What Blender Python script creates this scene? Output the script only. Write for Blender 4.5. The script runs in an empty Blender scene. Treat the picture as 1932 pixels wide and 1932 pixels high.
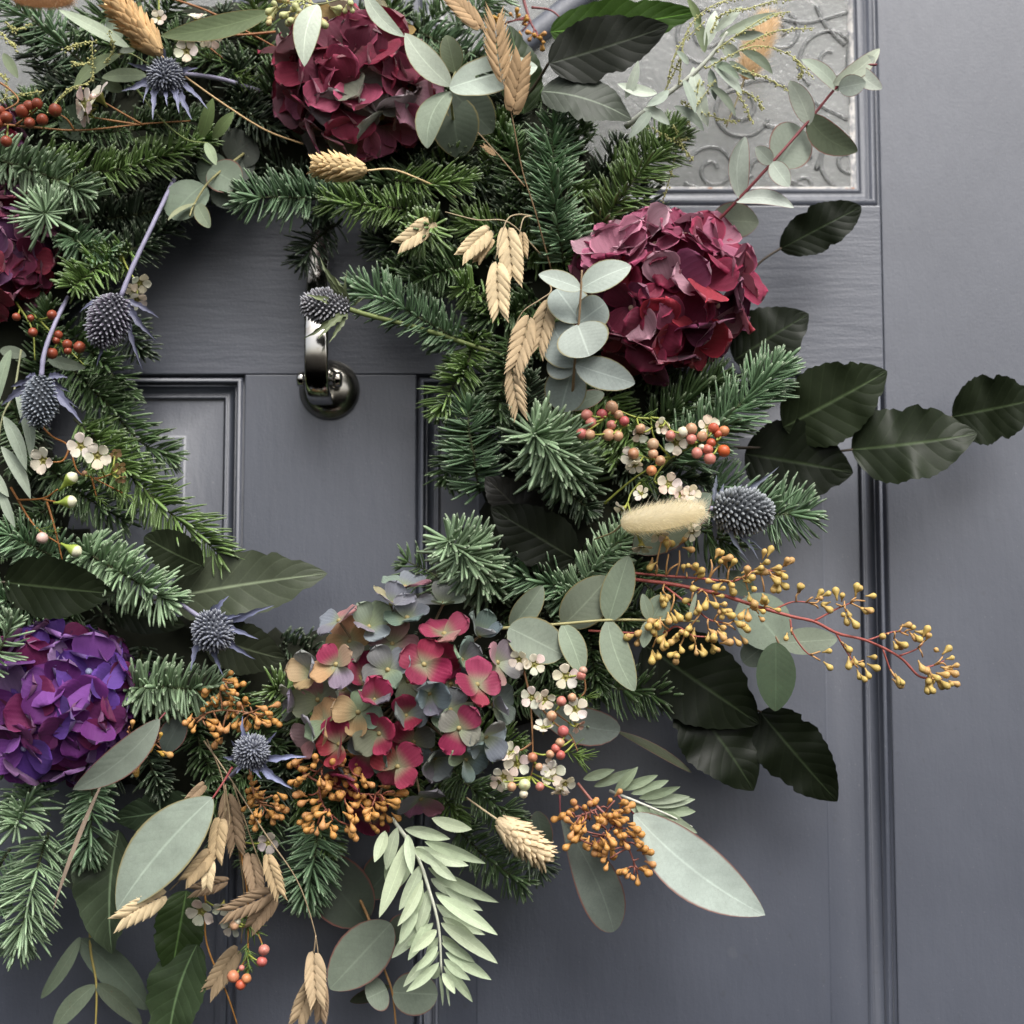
import bpy, bmesh, math, random
import numpy as np
from mathutils import Vector, Matrix, Quaternion

random.seed(7)
rng = np.random.default_rng(7)
R = math.radians
scene = bpy.context.scene
col = scene.collection

# ------------------------------------------------------------------ camera, sky, sun, exposure
DIST = 1.08                                   # metres from the lens to the door face
PITCH = R(4.6)                                # the photographer looks up a little
cam_d = bpy.data.cameras.new('camera')
cam = bpy.data.objects.new('camera', cam_d)
col.objects.link(cam)
cam.location = (0.0, -DIST, 1.45)
cam.rotation_euler = (R(90) + PITCH, 0, 0)
cam_d.lens = 50
cam_d.sensor_width = 36
cam_d.clip_start = 0.02
cam_d.clip_end = 500
cam_d.dof.use_dof = True
cam_d.dof.focus_distance = DIST - 0.095
cam_d.dof.aperture_fstop = 4.2
scene.camera = cam
scene.render.resolution_x = 1024
scene.render.resolution_y = 1024

SUN_EL, SUN_AZ = 54, 20                       # degrees; azimuth to the right of straight behind the camera
world = bpy.data.worlds.new('World')
scene.world = world
world.use_nodes = True
wn = world.node_tree.nodes
wl = world.node_tree.links
bg = wn['Background']
sky = wn.new('ShaderNodeTexSky')
sky.sky_type = 'NISHITA'
sky.sun_disc = False
sky.sun_elevation = R(SUN_EL)
sky.sun_rotation = R(180 - SUN_AZ)
sky.air_density = 1.0
sky.dust_density = 6.0
sky.ozone_density = 1.0
hs = wn.new('ShaderNodeHueSaturation')        # overcast: most of the blue is gone
hs.inputs['Saturation'].default_value = 0.38
wl.new(sky.outputs[0], hs.inputs['Color'])
wl.new(hs.outputs[0], bg.inputs['Color'])
bg.inputs['Strength'].default_value = 0.10
sun_d = bpy.data.lights.new('sun', 'SUN')
sun_d.energy = 1.5
sun_d.angle = R(36)
sun_d.color = (1.0, 0.985, 0.96)
sun = bpy.data.objects.new('sun', sun_d)
col.objects.link(sun)
sdir = Vector((math.sin(R(SUN_AZ)) * math.cos(R(SUN_EL)), -math.cos(R(SUN_AZ)) * math.cos(R(SUN_EL)), math.sin(R(SUN_EL))))
sun.rotation_euler = sdir.to_track_quat('Z', 'Y').to_euler()
sun.location = (0.6, -2, 3)
scene.view_settings.view_transform = 'Standard'
scene.view_settings.look = 'None'
scene.view_settings.exposure = 0.98
scene.view_settings.gamma = 1.0
scene.render.engine = 'CYCLES'
scene.cycles.max_bounces = 6
scene.cycles.diffuse_bounces = 3
scene.cycles.glossy_bounces = 3
scene.cycles.transmission_bounces = 4
scene.cycles.transparent_max_bounces = 4

# ------------------------------------------------------------------ where a spot of the photograph stands, h millimetres off the door
CAM = Vector(cam.location)
RT = Vector((1, 0, 0))
UP = Vector((0, -math.sin(PITCH), math.cos(PITCH)))
FW = Vector((0, math.cos(PITCH), math.sin(PITCH)))
K = 0.72 / 1932


def P(x, y, h=0.0):
    d = FW + RT * ((x - 966) * K) + UP * ((966 - y) * K)
    return CAM + d * ((DIST - h * 0.001) / d.y)


def U(h=60):
    return (DIST - h * 0.001) * K


# ------------------------------------------------------------------ things and parts
def tag(o, label=None, cat=None, group=None, kind=None):
    if label: o['label'] = label
    if cat: o['category'] = cat
    if group: o['group'] = group
    if kind: o['kind'] = kind
    return o


def thing(name, label, cat, loc, group=None):
    o = bpy.data.objects.new(name, None)
    o.empty_display_size = 0.01
    col.objects.link(o)
    o.location = loc
    return tag(o, label, cat, group)


def origin(T):
    v = Vector((0, 0, 0))
    while T is not None:
        v = v + T.location
        T = T.parent
    return v


def make_mesh(name, V, F, tv=None, mat=None, smooth=True):
    V = np.asarray(V, dtype=np.float32).reshape(-1, 3)
    me = bpy.data.meshes.new(name)
    me.vertices.add(len(V))
    me.vertices.foreach_set('co', V.ravel())
    if isinstance(F, np.ndarray):
        n, k = F.shape
        me.loops.add(n * k)
        me.loops.foreach_set('vertex_index', F.astype(np.int32).ravel())
        me.polygons.add(n)
        me.polygons.foreach_set('loop_start', np.arange(0, n * k, k, dtype=np.int32))
    else:
        tot = [len(f) for f in F]
        me.loops.add(sum(tot))
        me.loops.foreach_set('vertex_index', np.array([i for f in F for i in f], dtype=np.int32))
        me.polygons.add(len(F))
        me.polygons.foreach_set('loop_start', np.array([0] + list(np.cumsum(tot)[:-1]), dtype=np.int32))
    if tv is not None:
        a = me.attributes.new('tv', 'FLOAT_VECTOR', 'POINT')
        a.data.foreach_set('vector', np.asarray(tv, dtype=np.float32).ravel())
    me.update(calc_edges=True)
    me.validate()
    if mat: me.materials.append(mat)
    if smooth:
        me.polygons.foreach_set('use_smooth', [True] * len(me.polygons))
    return me


def link(name, me, parent=None, colr=None, kind=None, mtx=None):
    o = bpy.data.objects.new(name, me)
    col.objects.link(o)
    if parent is not None: o.parent = parent
    if colr is not None: o.color = (*colr[:3], 1)
    if kind: o['kind'] = kind
    if mtx is not None: o.matrix_basis = mtx
    return o


class Geo:
    """collects tubes and shapes in world coordinates, then builds ONE mesh relative to the thing's base"""
    def __init__(self):
        self.V, self.F, self.T, self.n = [], [], [], 0

    def add(self, V, F, tv=None):
        V = np.asarray(V, float).reshape(-1, 3)
        self.V.append(V)
        if tv is None: tv = np.zeros_like(V)
        self.T.append(np.asarray(tv, float).reshape(-1, 3))
        self.F.extend([tuple(int(i) + self.n for i in f) for f in F])
        self.n += len(V)

    def build(self, name, mat, parent, colr=None, kind=None, smooth=True):
        V = np.concatenate(self.V) - np.array(origin(parent))
        me = make_mesh(name, V, self.F, np.concatenate(self.T), mat, smooth)
        return link(name, me, parent, colr, kind)


def smooth_path(pts, n=6):
    """Catmull-Rom through the points"""
    p = [np.array(q, float) for q in pts]
    if len(p) == 2:
        return np.array([p[0] + (p[1] - p[0]) * t for t in np.linspace(0, 1, n + 1)])
    p = [2 * p[0] - p[1]] + p + [2 * p[-1] - p[-2]]
    out = []
    for i in range(1, len(p) - 2):
        for t in np.linspace(0, 1, n, endpoint=False):
            a, b, c, d = p[i - 1], p[i], p[i + 1], p[i + 2]
            out.append(0.5 * ((2 * b) + (c - a) * t + (2 * a - 5 * b + 4 * c - d) * t * t + (3 * b - a - 3 * c + d) * t ** 3))
    out.append(p[-2])
    return np.array(out)


def norm(v):
    v = np.asarray(v, float)
    return v / (np.linalg.norm(v, axis=-1, keepdims=True) + 1e-12)


VIEW = np.array([0, -1.0, 0])


def frame_of(d):
    d = norm(d)
    a = VIEW if abs(d @ VIEW) < 0.9 else np.array([0, 0, 1.0])
    n = norm(a - d * (a @ d))
    s = np.cross(d, n)
    return d, n, s


def tube(g, path, r0, r1=None, k=6, jit=0.0):
    path = np.asarray(path, float)
    m = len(path)
    if r1 is None: r1 = r0
    rad = np.linspace(r0, r1, m) * (1 + jit * rng.normal(size=m))
    V, tv = [], []
    for i in range(m):
        d = path[min(i + 1, m - 1)] - path[max(i - 1, 0)]
        d, n, s = frame_of(d)
        for j in range(k):
            a = 2 * math.pi * j / k
            V.append(path[i] + (n * math.cos(a) + s * math.sin(a)) * rad[i])
            tv.append((i / (m - 1), j / k, 0))
    F = []
    for i in range(m - 1):
        for j in range(k):
            F.append((i * k + j, i * k + (j + 1) % k, (i + 1) * k + (j + 1) % k, (i + 1) * k + j))
    F.append(tuple(range(k - 1, -1, -1)))
    F.append(tuple(range((m - 1) * k, m * k)))
    g.add(V, F, tv)


def pxpath(pts, n=6):
    return smooth_path([P(*p) for p in pts], n)


def lathe(g, base, d, prof, k=10, t0=0.0):
    """prof: (distance along d, radius)"""
    d, n, s = frame_of(np.array(d, float))
    base = np.array(base, float)
    V, tv, F = [], [], []
    for i, (z, r) in enumerate(prof):
        for j in range(k):
            a = 2 * math.pi * j / k
            V.append(base + d * z + (n * math.cos(a) + s * math.sin(a)) * max(r, 1e-6))
            tv.append((i / (len(prof) - 1), j / k, t0))
    for i in range(len(prof) - 1):
        for j in range(k):
            F.append((i * k + j, i * k + (j + 1) % k, (i + 1) * k + (j + 1) % k, (i + 1) * k + j))
    F.append(tuple(range(k - 1, -1, -1)))
    F.append(tuple(range((len(prof) - 1) * k, len(prof) * k)))
    g.add(V, F, tv)


# ------------------------------------------------------------------ materials
class NT:
    def __init__(self, name):
        self.m = bpy.data.materials.new(name)
        self.m.use_nodes = True
        self.t = self.m.node_tree
        self.n = self.t.nodes
        self.b = self.n['Principled BSDF']
        self.out = self.n['Material Output']

    def new(self, typ, **kw):
        nd = self.n.new('ShaderNode' + typ)
        for k_, v in kw.items(): setattr(nd, k_, v)
        return nd

    def lk(self, a, b):
        self.t.links.new(a, b)

    def put(self, sock, v):
        if hasattr(v, 'is_linked') or isinstance(v, bpy.types.NodeSocket): self.lk(v, sock)
        else: sock.default_value = v

    def math(self, op, a, b=0.0, c=None):
        nd = self.new('Math', operation=op)
        self.put(nd.inputs[0], a)
        self.put(nd.inputs[1], b)
        if c is not None: self.put(nd.inputs[2], c)
        return nd.outputs[0]

    def ramp(self, v, a, b, c=0.0, d=1.0):
        nd = self.new('MapRange', interpolation_type='SMOOTHSTEP')
        self.put(nd.inputs[0], v)
        for i, q in enumerate((a, b, c, d)): nd.inputs[1 + i].default_value = q
        return nd.outputs[0]

    def mix(self, f, a, b, mode='MIX'):
        nd = self.new('Mix', data_type='RGBA', blend_type=mode)
        self.put(nd.inputs[0], f)
        for s_, v in ((nd.inputs[6], a), (nd.inputs[7], b)):
            if isinstance(v, (tuple, list)): s_.default_value = (*v[:3], 1)
            else: self.lk(v, s_)
        return nd.outputs[2]

    def noise(self, scale, detail=3, rough=0.55, vec=None, stretch=None):
        nd = self.new('TexNoise')
        nd.inputs['Scale'].default_value = scale
        nd.inputs['Detail'].default_value = detail
        nd.inputs['Roughness'].default_value = rough
        if vec is None:
            vec = self.new('TexCoord').outputs['Object']
        if stretch is not None:
            mp = self.new('Mapping')
            mp.inputs['Scale'].default_value = stretch
            self.lk(vec, mp.inputs[0])
            vec = mp.outputs[0]
        self.lk(vec, nd.inputs['Vector'])
        return nd.outputs['Fac']

    def tv(self):
        at = self.new('Attribute', attribute_name='tv')
        sp = self.new('SeparateXYZ')
        self.lk(at.outputs['Vector'], sp.inputs[0])
        return sp.outputs[0], sp.outputs[1], sp.outputs[2]

    def bump(self, h, strength, dist=0.001):
        nd = self.new('Bump')
        nd.inputs['Strength'].default_value = strength
        nd.inputs['Distance'].default_value = dist
        self.lk(h, nd.inputs['Height'])
        self.lk(nd.outputs[0], self.b.inputs['Normal'])

    def set(self, **kw):
        for k_, v in kw.items():
            self.put(self.b.inputs[k_.replace('_', ' ')], v)

    def base(self, c):
        if isinstance(c, (tuple, list)): self.b.inputs['Base Color'].default_value = (*c[:3], 1)
        else: self.lk(c, self.b.inputs['Base Color'])

    def translucent(self, c, f):
        tr = self.new('BsdfTranslucent')
        if isinstance(c, (tuple, list)): tr.inputs[0].default_value = (*c[:3], 1)
        else: self.lk(c, tr.inputs[0])
        mx = self.new('MixShader')
        mx.inputs[0].default_value = f
        self.lk(self.b.outputs[0], mx.inputs[1])
        self.lk(tr.outputs[0], mx.inputs[2])
        self.lk(mx.outputs[0], self.out.inputs[0])


def scaled(nt, c, f):
    """colour times a value"""
    nd = nt.new('VectorMath', operation='SCALE')
    nt.lk(c, nd.inputs[0])
    nt.put(nd.inputs['Scale'], f)
    return nd.outputs[0]


def leaf_material(name, rough, veins, vein_gain, rib_gain, bump, transl, mottle=0.25, edge=None, spec=0.5, back=1.0, speck=0.0, coat=0.0):
    nt = NT(name)
    oi = nt.new('ObjectInfo')
    t, v, r = nt.tv()
    av = nt.math('ABSOLUTE', v)
    c = oi.outputs['Color']
    no = nt.noise(70, 4)
    nf = nt.noise(420, 2)
    rnd = nt.math('MULTIPLY_ADD', oi.outputs['Random'], 0.3, 0.85)
    mot = nt.math('MULTIPLY_ADD', no, mottle * 2, 1 - mottle)
    mot = nt.math('MULTIPLY', mot, nt.math('MULTIPLY_ADD', nf, 0.16, 0.92))
    c = scaled(nt, c, nt.math('MULTIPLY', rnd, mot))
    vo = nt.new('TexVoronoi', feature='DISTANCE_TO_EDGE')
    vo.inputs['Scale'].default_value = 330
    nt.lk(nt.new('TexCoord').outputs['Object'], vo.inputs['Vector'])
    net = nt.ramp(vo.outputs['Distance'], 0.0, 0.09, 0.16, 0)
    c = nt.mix(net, c, scaled(nt, c, 0.55))
    # veins: a midrib and side veins that sweep to the tip
    rib = nt.ramp(av, 0.0, 0.07, 1, 0)
    ph = nt.math('SUBTRACT', t, nt.math('MULTIPLY', av, 0.22))
    fr = nt.math('FRACT', nt.math('MULTIPLY', ph, float(veins)))
    tri = nt.math('ABSOLUTE', nt.math('SUBTRACT', fr, 0.5))
    lat = nt.ramp(tri, 0.40, 0.5, 0, 1)
    vc = scaled(nt, c, 1.0 + vein_gain)
    rc = scaled(nt, c, 1.0 + rib_gain)
    c = nt.mix(nt.math('MULTIPLY', lat, 0.7), c, vc)
    c = nt.mix(rib, c, rc)
    if speck:
        sp = nt.ramp(nt.noise(900, 1), 0.70, 0.76, 0, speck)
        c = nt.mix(sp, c, (0.12, 0.06, 0.03))
    if edge:
        c = nt.mix(nt.ramp(av, 0.90, 0.99, 0, 0.9), c, edge)
    if back != 1.0:
        gm = nt.new('NewGeometry')
        c = nt.mix(gm.outputs['Backfacing'], c, scaled(nt, c, back))
    nt.base(c)
    nt.set(Roughness=nt.math('MULTIPLY_ADD', no, 0.2, rough - 0.1), Specular_IOR_Level=spec)
    if coat:
        nt.set(Coat_Weight=coat, Coat_Roughness=0.25)
    if bump:
        quilt = nt.math('SUBTRACT', 1.0, nt.math('POWER', nt.math('MULTIPLY', tri, 2.0), 2.0))
        hgt = nt.math('ADD', nt.math('MULTIPLY', quilt, 0.8), nt.math('MULTIPLY', nf, 0.25))
        hgt = nt.math('SUBTRACT', hgt, nt.math('MULTIPLY', rib, 0.7))
        nt.bump(hgt, bump, 0.0012)
    nt.translucent(scaled(nt, c, 1.3), transl)
    return nt.m


M = {}
M['waxy'] = leaf_material('waxy_grey_leaf', 0.62, 9, 0.03, 0.30, 0.05, 0.12, 0.27, speck=0.5, spec=0.35)
M['waxy_red'] = leaf_material('waxy_leaf_red_rim', 0.6, 9, 0.03, 0.28, 0.05, 0.12, 0.25, edge=(0.20, 0.07, 0.055), speck=0.2, spec=0.35)
M['waxy_gold'] = leaf_material('waxy_leaf_tan_rim', 0.6, 10, 0.05, 0.38, 0.06, 0.12, 0.25, edge=(0.24, 0.20, 0.08), speck=0.2, spec=0.35)
M['beech'] = leaf_material('dark_glossy_leaf', 0.42, 9, 0.40, 2.8, 0.20, 0.03, 0.35, spec=0.15)
M['willow'] = leaf_material('soft_sage_leaf', 0.6, 3, 0.0, 0.25, 0.1, 0.15, 0.12, spec=0.4)
M['bract'] = leaf_material('spiny_bract', 0.55, 5, 0.15, 0.5, 0.1, 0.08, 0.25, spec=0.4)


def petal_material(name, centre, cpos=0.35, vein=0.18, edge_gain=1.25, blend=0.85, blotch=None, back=None):
    nt = NT(name)
    oi = nt.new('ObjectInfo')
    t, v, r = nt.tv()
    av = nt.math('ABSOLUTE', v)
    no = nt.noise(130, 3)
    c = scaled(nt, oi.outputs['Color'], nt.math('MULTIPLY_ADD', no, 0.6, 0.7))
    if blotch:
        c = nt.mix(nt.ramp(nt.noise(90, 2, vec=nt.new('NewGeometry').outputs['Position']), 0.52, 0.66, 0, 0.75), c, blotch)
    c = nt.mix(nt.math('MULTIPLY', nt.ramp(nt.math('ADD', t, nt.math('MULTIPLY', no, 0.25)), cpos * 0.35, cpos * 1.6, 1, 0), blend), c, centre)
    # fine veins fanning from the base
    fan = nt.math('SINE', nt.math('MULTIPLY', v, 22.0))
    vm = nt.ramp(fan, 0.65, 1.0, 0, vein)
    c = nt.mix(vm, c, scaled(nt, c, 0.55))
    c = nt.mix(nt.ramp(nt.math('MAXIMUM', av, t), 0.86, 1.0, 0, 0.6), c, scaled(nt, c, edge_gain))
    if back:
        c = nt.mix(nt.math('MULTIPLY', nt.new('NewGeometry').outputs['Backfacing'], 0.5), c, back)
    nt.base(c)
    nt.set(Roughness=0.6, Specular_IOR_Level=0.3)
    nt.b.inputs['Sheen Weight'].default_value = 0.15
    nt.bump(nt.math('ADD', nt.math('MULTIPLY', fan, 0.3), no), 0.25, 0.0008)
    nt.translucent(scaled(nt, c, 1.2), 0.25)
    return nt.m


M['petal_burgundy'] = petal_material('burgundy_petal', (0.07, 0.014, 0.045), 0.28, 0.25, 2.3, 0.5, back=(0.34, 0.18, 0.23))
M['petal_mixed'] = petal_material('crimson_green_petal', (0.10, 0.12, 0.075), 0.40, 0.25, 1.9, 0.7, back=(0.30, 0.22, 0.22))
M['petal_pastel'] = petal_material('pastel_petal', (0.26, 0.30, 0.17), 0.42, 0.2, 1.15, 0.85)
M['petal_purple'] = petal_material('purple_petal', (0.10, 0.035, 0.25), 0.3, 0.14, 1.3, 0.7, back=(0.22, 0.15, 0.28))
M['petal_white'] = petal_material('white_petal', (0.62, 0.56, 0.42), 0.2, 0.05, 1.0, 0.5)


def simple(name, c, rough=0.6, noise=0.25, scale=120, spec=0.4, metal=0.0, bump=0.15, transl=0.0, rnd=0.2):
    nt = NT(name)
    oi = nt.new('ObjectInfo')
    src = oi.outputs['Color']
    if c is not None:
        rg = nt.new('RGB')
        rg.outputs[0].default_value = (*c, 1)
        src = rg.outputs[0]
    no = nt.noise(scale, 3)
    f = nt.math('MULTIPLY', nt.math('MULTIPLY_ADD', no, noise * 2, 1 - noise), nt.math('MULTIPLY_ADD', oi.outputs['Random'], rnd, 1 - rnd / 2))
    cc = scaled(nt, src, f)
    nt.base(cc)
    nt.set(Roughness=rough, Specular_IOR_Level=spec, Metallic=metal)
    if bump: nt.bump(no, bump, 0.0006)
    if transl: nt.translucent(cc, transl)
    return nt.m


M['stem'] = simple('plant_stem', None, 0.55, 0.3, 200)
M['bark'] = simple('fir_twig_bark', (0.045, 0.05, 0.022), 0.8, 0.5, 260)
M['moss'] = simple('gap_shade_moss', (0.012, 0.014, 0.007), 0.95, 0.6, 90, bump=0.8)  # near black, for the shade in the wreath's gaps
M['core'] = simple('stalk_and_core', None, 0.8, 0.5, 90)
M['bead'] = simple('flower_bead', None, 0.5, 0.2, 300)

# berries, buds: blush on one side
nt = NT('bud_skin')
oi = nt.new('ObjectInfo')
t, v, r = nt.tv()
no = nt.noise(220, 2)
c = scaled(nt, oi.outputs['Color'], nt.math('MULTIPLY_ADD', no, 0.5, 0.75))
c = nt.mix(nt.ramp(t, 0.78, 1.0, 0, 0.5), c, (0.22, 0.06, 0.04))
c = nt.mix(nt.ramp(t, 0.0, 0.25, 0.6, 0), c, (0.16, 0.2, 0.04))
nt.base(c)
nt.set(Roughness=0.4, Specular_IOR_Level=0.45)
nt.b.inputs['Subsurface Weight'].default_value = 0.0
M['bud'] = nt.m

nt = NT('seed_skin')
oi = nt.new('ObjectInfo')
t, v, r = nt.tv()
no = nt.noise(260, 2)
rndv = nt.math('MULTIPLY_ADD', oi.outputs['Random'], 0.45, 0.78)
c = scaled(nt, oi.outputs['Color'], nt.math('MULTIPLY', rndv, nt.math('MULTIPLY_ADD', no, 0.4, 0.8)))
c = nt.mix(nt.ramp(oi.outputs['Random'], 0.55, 0.95, 0, 0.65), c, (0.40, 0.20, 0.10))
c = nt.mix(nt.ramp(no, 0.55, 0.72, 0, 0.35), c, (0.24, 0.20, 0.07))
c = nt.mix(nt.ramp(t, 0.84, 1.0, 0, 0.7), c, (0.38, 0.13, 0.06))
c = nt.mix(nt.ramp(t, 0.0, 0.4, 0.35, 0), c, (0.28, 0.12, 0.04))
nt.base(c)
nt.set(Roughness=0.5, Specular_IOR_Level=0.35)
M['seed'] = nt.m

# needles: dark green with a waxy bloom and a pale tip
nt = NT('fir_needle')
oi = nt.new('ObjectInfo')
t, v, r = nt.tv()
c = scaled(nt, oi.outputs['Color'], nt.math('MULTIPLY_ADD', r, 0.7, 0.65))
bloom = nt.math('MULTIPLY', nt.ramp(nt.math('ABSOLUTE', v), 0.0, 0.6, 0.9, 0.35), nt.math('MULTIPLY_ADD', r, 0.7, 0.15))
c = nt.mix(bloom, c, nt.mix(0.45, scaled(nt, c, 1.9), (0.21, 0.26, 0.20)))
c = nt.mix(nt.ramp(t, 0.82, 1.0, 0, 0.45), c, (0.30, 0.34, 0.24))
c = nt.mix(nt.ramp(t, 0.0, 0.18, 0.5, 0), c, (0.10, 0.13, 0.03))
nt.base(c)
nt.set(Roughness=0.42, Specular_IOR_Level=0.5)
M['needle'] = nt.m

# thistle head: dark steel at the foot of every floret, pale at its tip
nt = NT('thistle_head')
oi = nt.new('ObjectInfo')
t, v, r = nt.tv()
c = scaled(nt, oi.outputs['Color'], nt.math('MULTIPLY_ADD', r, 0.5, 0.75))
c = nt.mix(nt.ramp(t, 0.0, 0.5, 0.85, 0), c, (0.030, 0.034, 0.042))
c = nt.mix(nt.ramp(t, 0.6, 1.0, 0, 0.7), c, (0.40, 0.42, 0.45))
nt.base(c)
nt.set(Roughness=0.7, Specular_IOR_Level=0.3)
M['thistle'] = nt.m

# straw: grass heads, oats
nt = NT('dry_straw')
oi = nt.new('ObjectInfo')
t, v, r = nt.tv()
no = nt.noise(300, 3, stretch=(1, 1, 1))
c = scaled(nt, oi.outputs['Color'], nt.math('MULTIPLY', nt.math('MULTIPLY_ADD', r, 0.4, 0.8), nt.math('MULTIPLY_ADD', no, 0.4, 0.8)))
ln = nt.ramp(nt.math('SINE', nt.math('MULTIPLY', v, 20.0)), 0.3, 1.0, 0, 0.35)
c = nt.mix(ln, c, scaled(nt, c, 0.55))
c = nt.mix(nt.ramp(t, 0.0, 0.3, 0.3, 0), c, scaled(nt, c, 0.6))
nt.base(c)
nt.set(Roughness=0.7, Specular_IOR_Level=0.25)
nt.translucent(c, 0.15)
M['straw'] = nt.m

nt = NT('downy_hair')
oi = nt.new('ObjectInfo')
t, v, r = nt.tv()
c = scaled(nt, oi.outputs['Color'], nt.math('MULTIPLY_ADD', r, 0.3, 0.85))
nt.base(c)
nt.set(Roughness=0.9, Specular_IOR_Level=0.1)
nt.translucent(c, 0.7)
M['hair'] = nt.m


# painted wood
def paint_material(name, stretch, grain):
    nt = NT(name)
    g1 = nt.noise(55, 5, 0.6, stretch=stretch)
    g2 = nt.noise(420, 3, 0.6)
    g3 = nt.noise(9, 3, 0.5)
    c = nt.mix(nt.ramp(g3, 0.3, 0.7), (0.058, 0.066, 0.090), (0.070, 0.079, 0.105))
    c = nt.mix(nt.ramp(nt.noise(38, 2, 0.5), 0.74, 0.80, 0, 0.15), c, (0.16, 0.165, 0.18))
    c = nt.mix(nt.ramp(nt.noise(520, 1, 0.4), 0.735, 0.76, 0, 0.30), c, (0.24, 0.24, 0.25))
    c = nt.mix(nt.ramp(nt.noise(160, 2, 0.5), 0.68, 0.74, 0, 0.35), c, (0.045, 0.048, 0.055))
    nt.base(c)
    nt.set(Roughness=nt.math('MULTIPLY_ADD', g1, 0.14, 0.42), Specular_IOR_Level=0.9, Coat_Weight=0.7, Coat_Roughness=0.42)
    nt.bump(nt.math('ADD', nt.math('MULTIPLY', g1, 1.0), nt.math('MULTIPLY', g2, 0.30)), grain, 0.0013)
    return nt.m


M['paint_h'] = paint_material('grey_paint_on_rail', (0.30, 1, 2.4), 0.55)
M['paint_v'] = paint_material('grey_paint_on_stile', (2.2, 1, 0.5), 0.40)

nt = NT('worn_putty')
no = nt.noise(160, 4)
c = nt.mix(nt.ramp(no, 0.42, 0.62), (0.62, 0.60, 0.57), (0.33, 0.33, 0.34))
c = nt.mix(nt.ramp(nt.noise(90, 2), 0.66, 0.72), c, (0.42, 0.24, 0.16))
nt.base(c)
nt.set(Roughness=0.75)
nt.bump(no, 0.7, 0.0015)
M['putty'] = nt.m

nt = NT('obscured_glass')
no = nt.noise(330, 2)
n2 = nt.noise(40, 3)
nt.base(nt.mix(n2, (0.43, 0.44, 0.435), (0.58, 0.59, 0.58)))
nt.set(Roughness=0.12, Specular_IOR_Level=0.6, Transmission_Weight=0.72)
nt.bump(nt.math('ADD', no, nt.math('MULTIPLY', n2, 1.8)), 0.45, 0.0014)
M['glass'] = nt.m
M['hall'] = simple('hall_plaster', (0.42, 0.42, 0.40), 0.9, 0.2, 8)

nt = NT('polished_nickel')
no = nt.noise(90, 4)
nt.base(nt.mix(nt.ramp(no, 0.5, 0.7), (0.62, 0.60, 0.56), (0.50, 0.46, 0.40)))
nt.set(Metallic=1.0, Roughness=nt.math('MULTIPLY_ADD', no, 0.16, 0.04))
M['chrome'] = nt.m
nt = NT('tarnished_nickel')
no = nt.noise(140, 4)
nt.base(nt.mix(no, (0.34, 0.325, 0.29), (0.48, 0.46, 0.41)))
nt.set(Metallic=1.0, Roughness=nt.math('MULTIPLY_ADD', no, 0.2, 0.12))
M['tarnish'] = nt.m

# ------------------------------------------------------------------ the door
def X(x, y=850): return P(x, y, 0).x
def Z(y, x=966): return P(x, y, 0).z


XA, XB, XC = X(460, 850), X(785, 850), X(1668, 700)
ZR1, ZR0 = Z(388), Z(706)                     # upper and lower edge of the lock rail
WOP = XC - XB                                 # width of a panel opening
XL = XA - WOP
ZTOP, ZBOT = ZR1 + 0.62, ZR0 - 0.86
door = thing('front_door', 'grey painted panelled front door with obscured glass, behind the wreath', 'door', ((XA + XB) / 2, 0, ZBOT))


def board(name, x0, x1, z0, z1, mat, y0=0.0, y1=0.045, bev=0.0009):
    bm = bmesh.new()
    bmesh.ops.create_cube(bm, size=1.0)
    for v in bm.verts:
        v.co = Vector((x0 + (v.co.x + 0.5) * (x1 - x0), y0 + (v.co.y + 0.5) * (y1 - y0), z0 + (v.co.z + 0.5) * (z1 - z0))) - origin(door)
    bmesh.ops.bevel(bm, geom=bm.edges[:], offset=bev, segments=2, affect='EDGES', profile=0.5)
    me = bpy.data.meshes.new(name)
    bm.to_mesh(me)
    bm.free()
    me.materials.append(mat)
    return link(name, me, door)


gp = 0.00035
board('stile', XC + gp, XC + 0.125, ZBOT, ZTOP, M['paint_v'])
board('stile', XL - 0.125, XL - gp, ZBOT, ZTOP, M['paint_v'])
board('rail', XL, XC, ZR0, ZR1, M['paint_h'])
board('rail', XL, XC, ZBOT, ZBOT + 0.2, M['paint_h'])
board('rail', XL, XC, ZTOP - 0.12, ZTOP, M['paint_h'])
board('mullion', XA, XB, ZBOT + 0.2 + gp, ZR0 - gp, M['paint_v'])
board('mullion', XA, XB, ZR1 + gp, ZTOP - 0.12 - gp, M['paint_v'])


def frame_sweep(name, x0, x1, z0, z1, prof, mat, closed_back=True, smooth=False):
    """a mitred moulding round an opening; prof = (inward distance, depth behind the door face)"""
    V, F = [], []
    n = len(prof)
    for (cx, cz, sx, sz) in ((x0, z0, 1, 1), (x1, z0, -1, 1), (x1, z1, -1, -1), (x0, z1, 1, -1)):
        for d, y in prof:
            V.append(Vector((cx + sx * d, y, cz + sz * d)) - origin(door))
    for c in range(4):
        e = (c + 1) % 4
        for i in range(n - 1):
            F.append((c * n + i, c * n + i + 1, e * n + i + 1, e * n + i))
    me = make_mesh(name, V, F, None, mat, smooth)
    me.flip_normals()
    return link(name, me, door)


def arc(d0, y0, d1, y1, bul, n=6):
    out = []
    for i in range(n + 1):
        t = i / n
        b = math.sin(t * math.pi) * bul
        out.append((d0 + (d1 - d0) * t + b * 0.4, y0 + (y1 - y0) * t - b))
    return out


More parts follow.
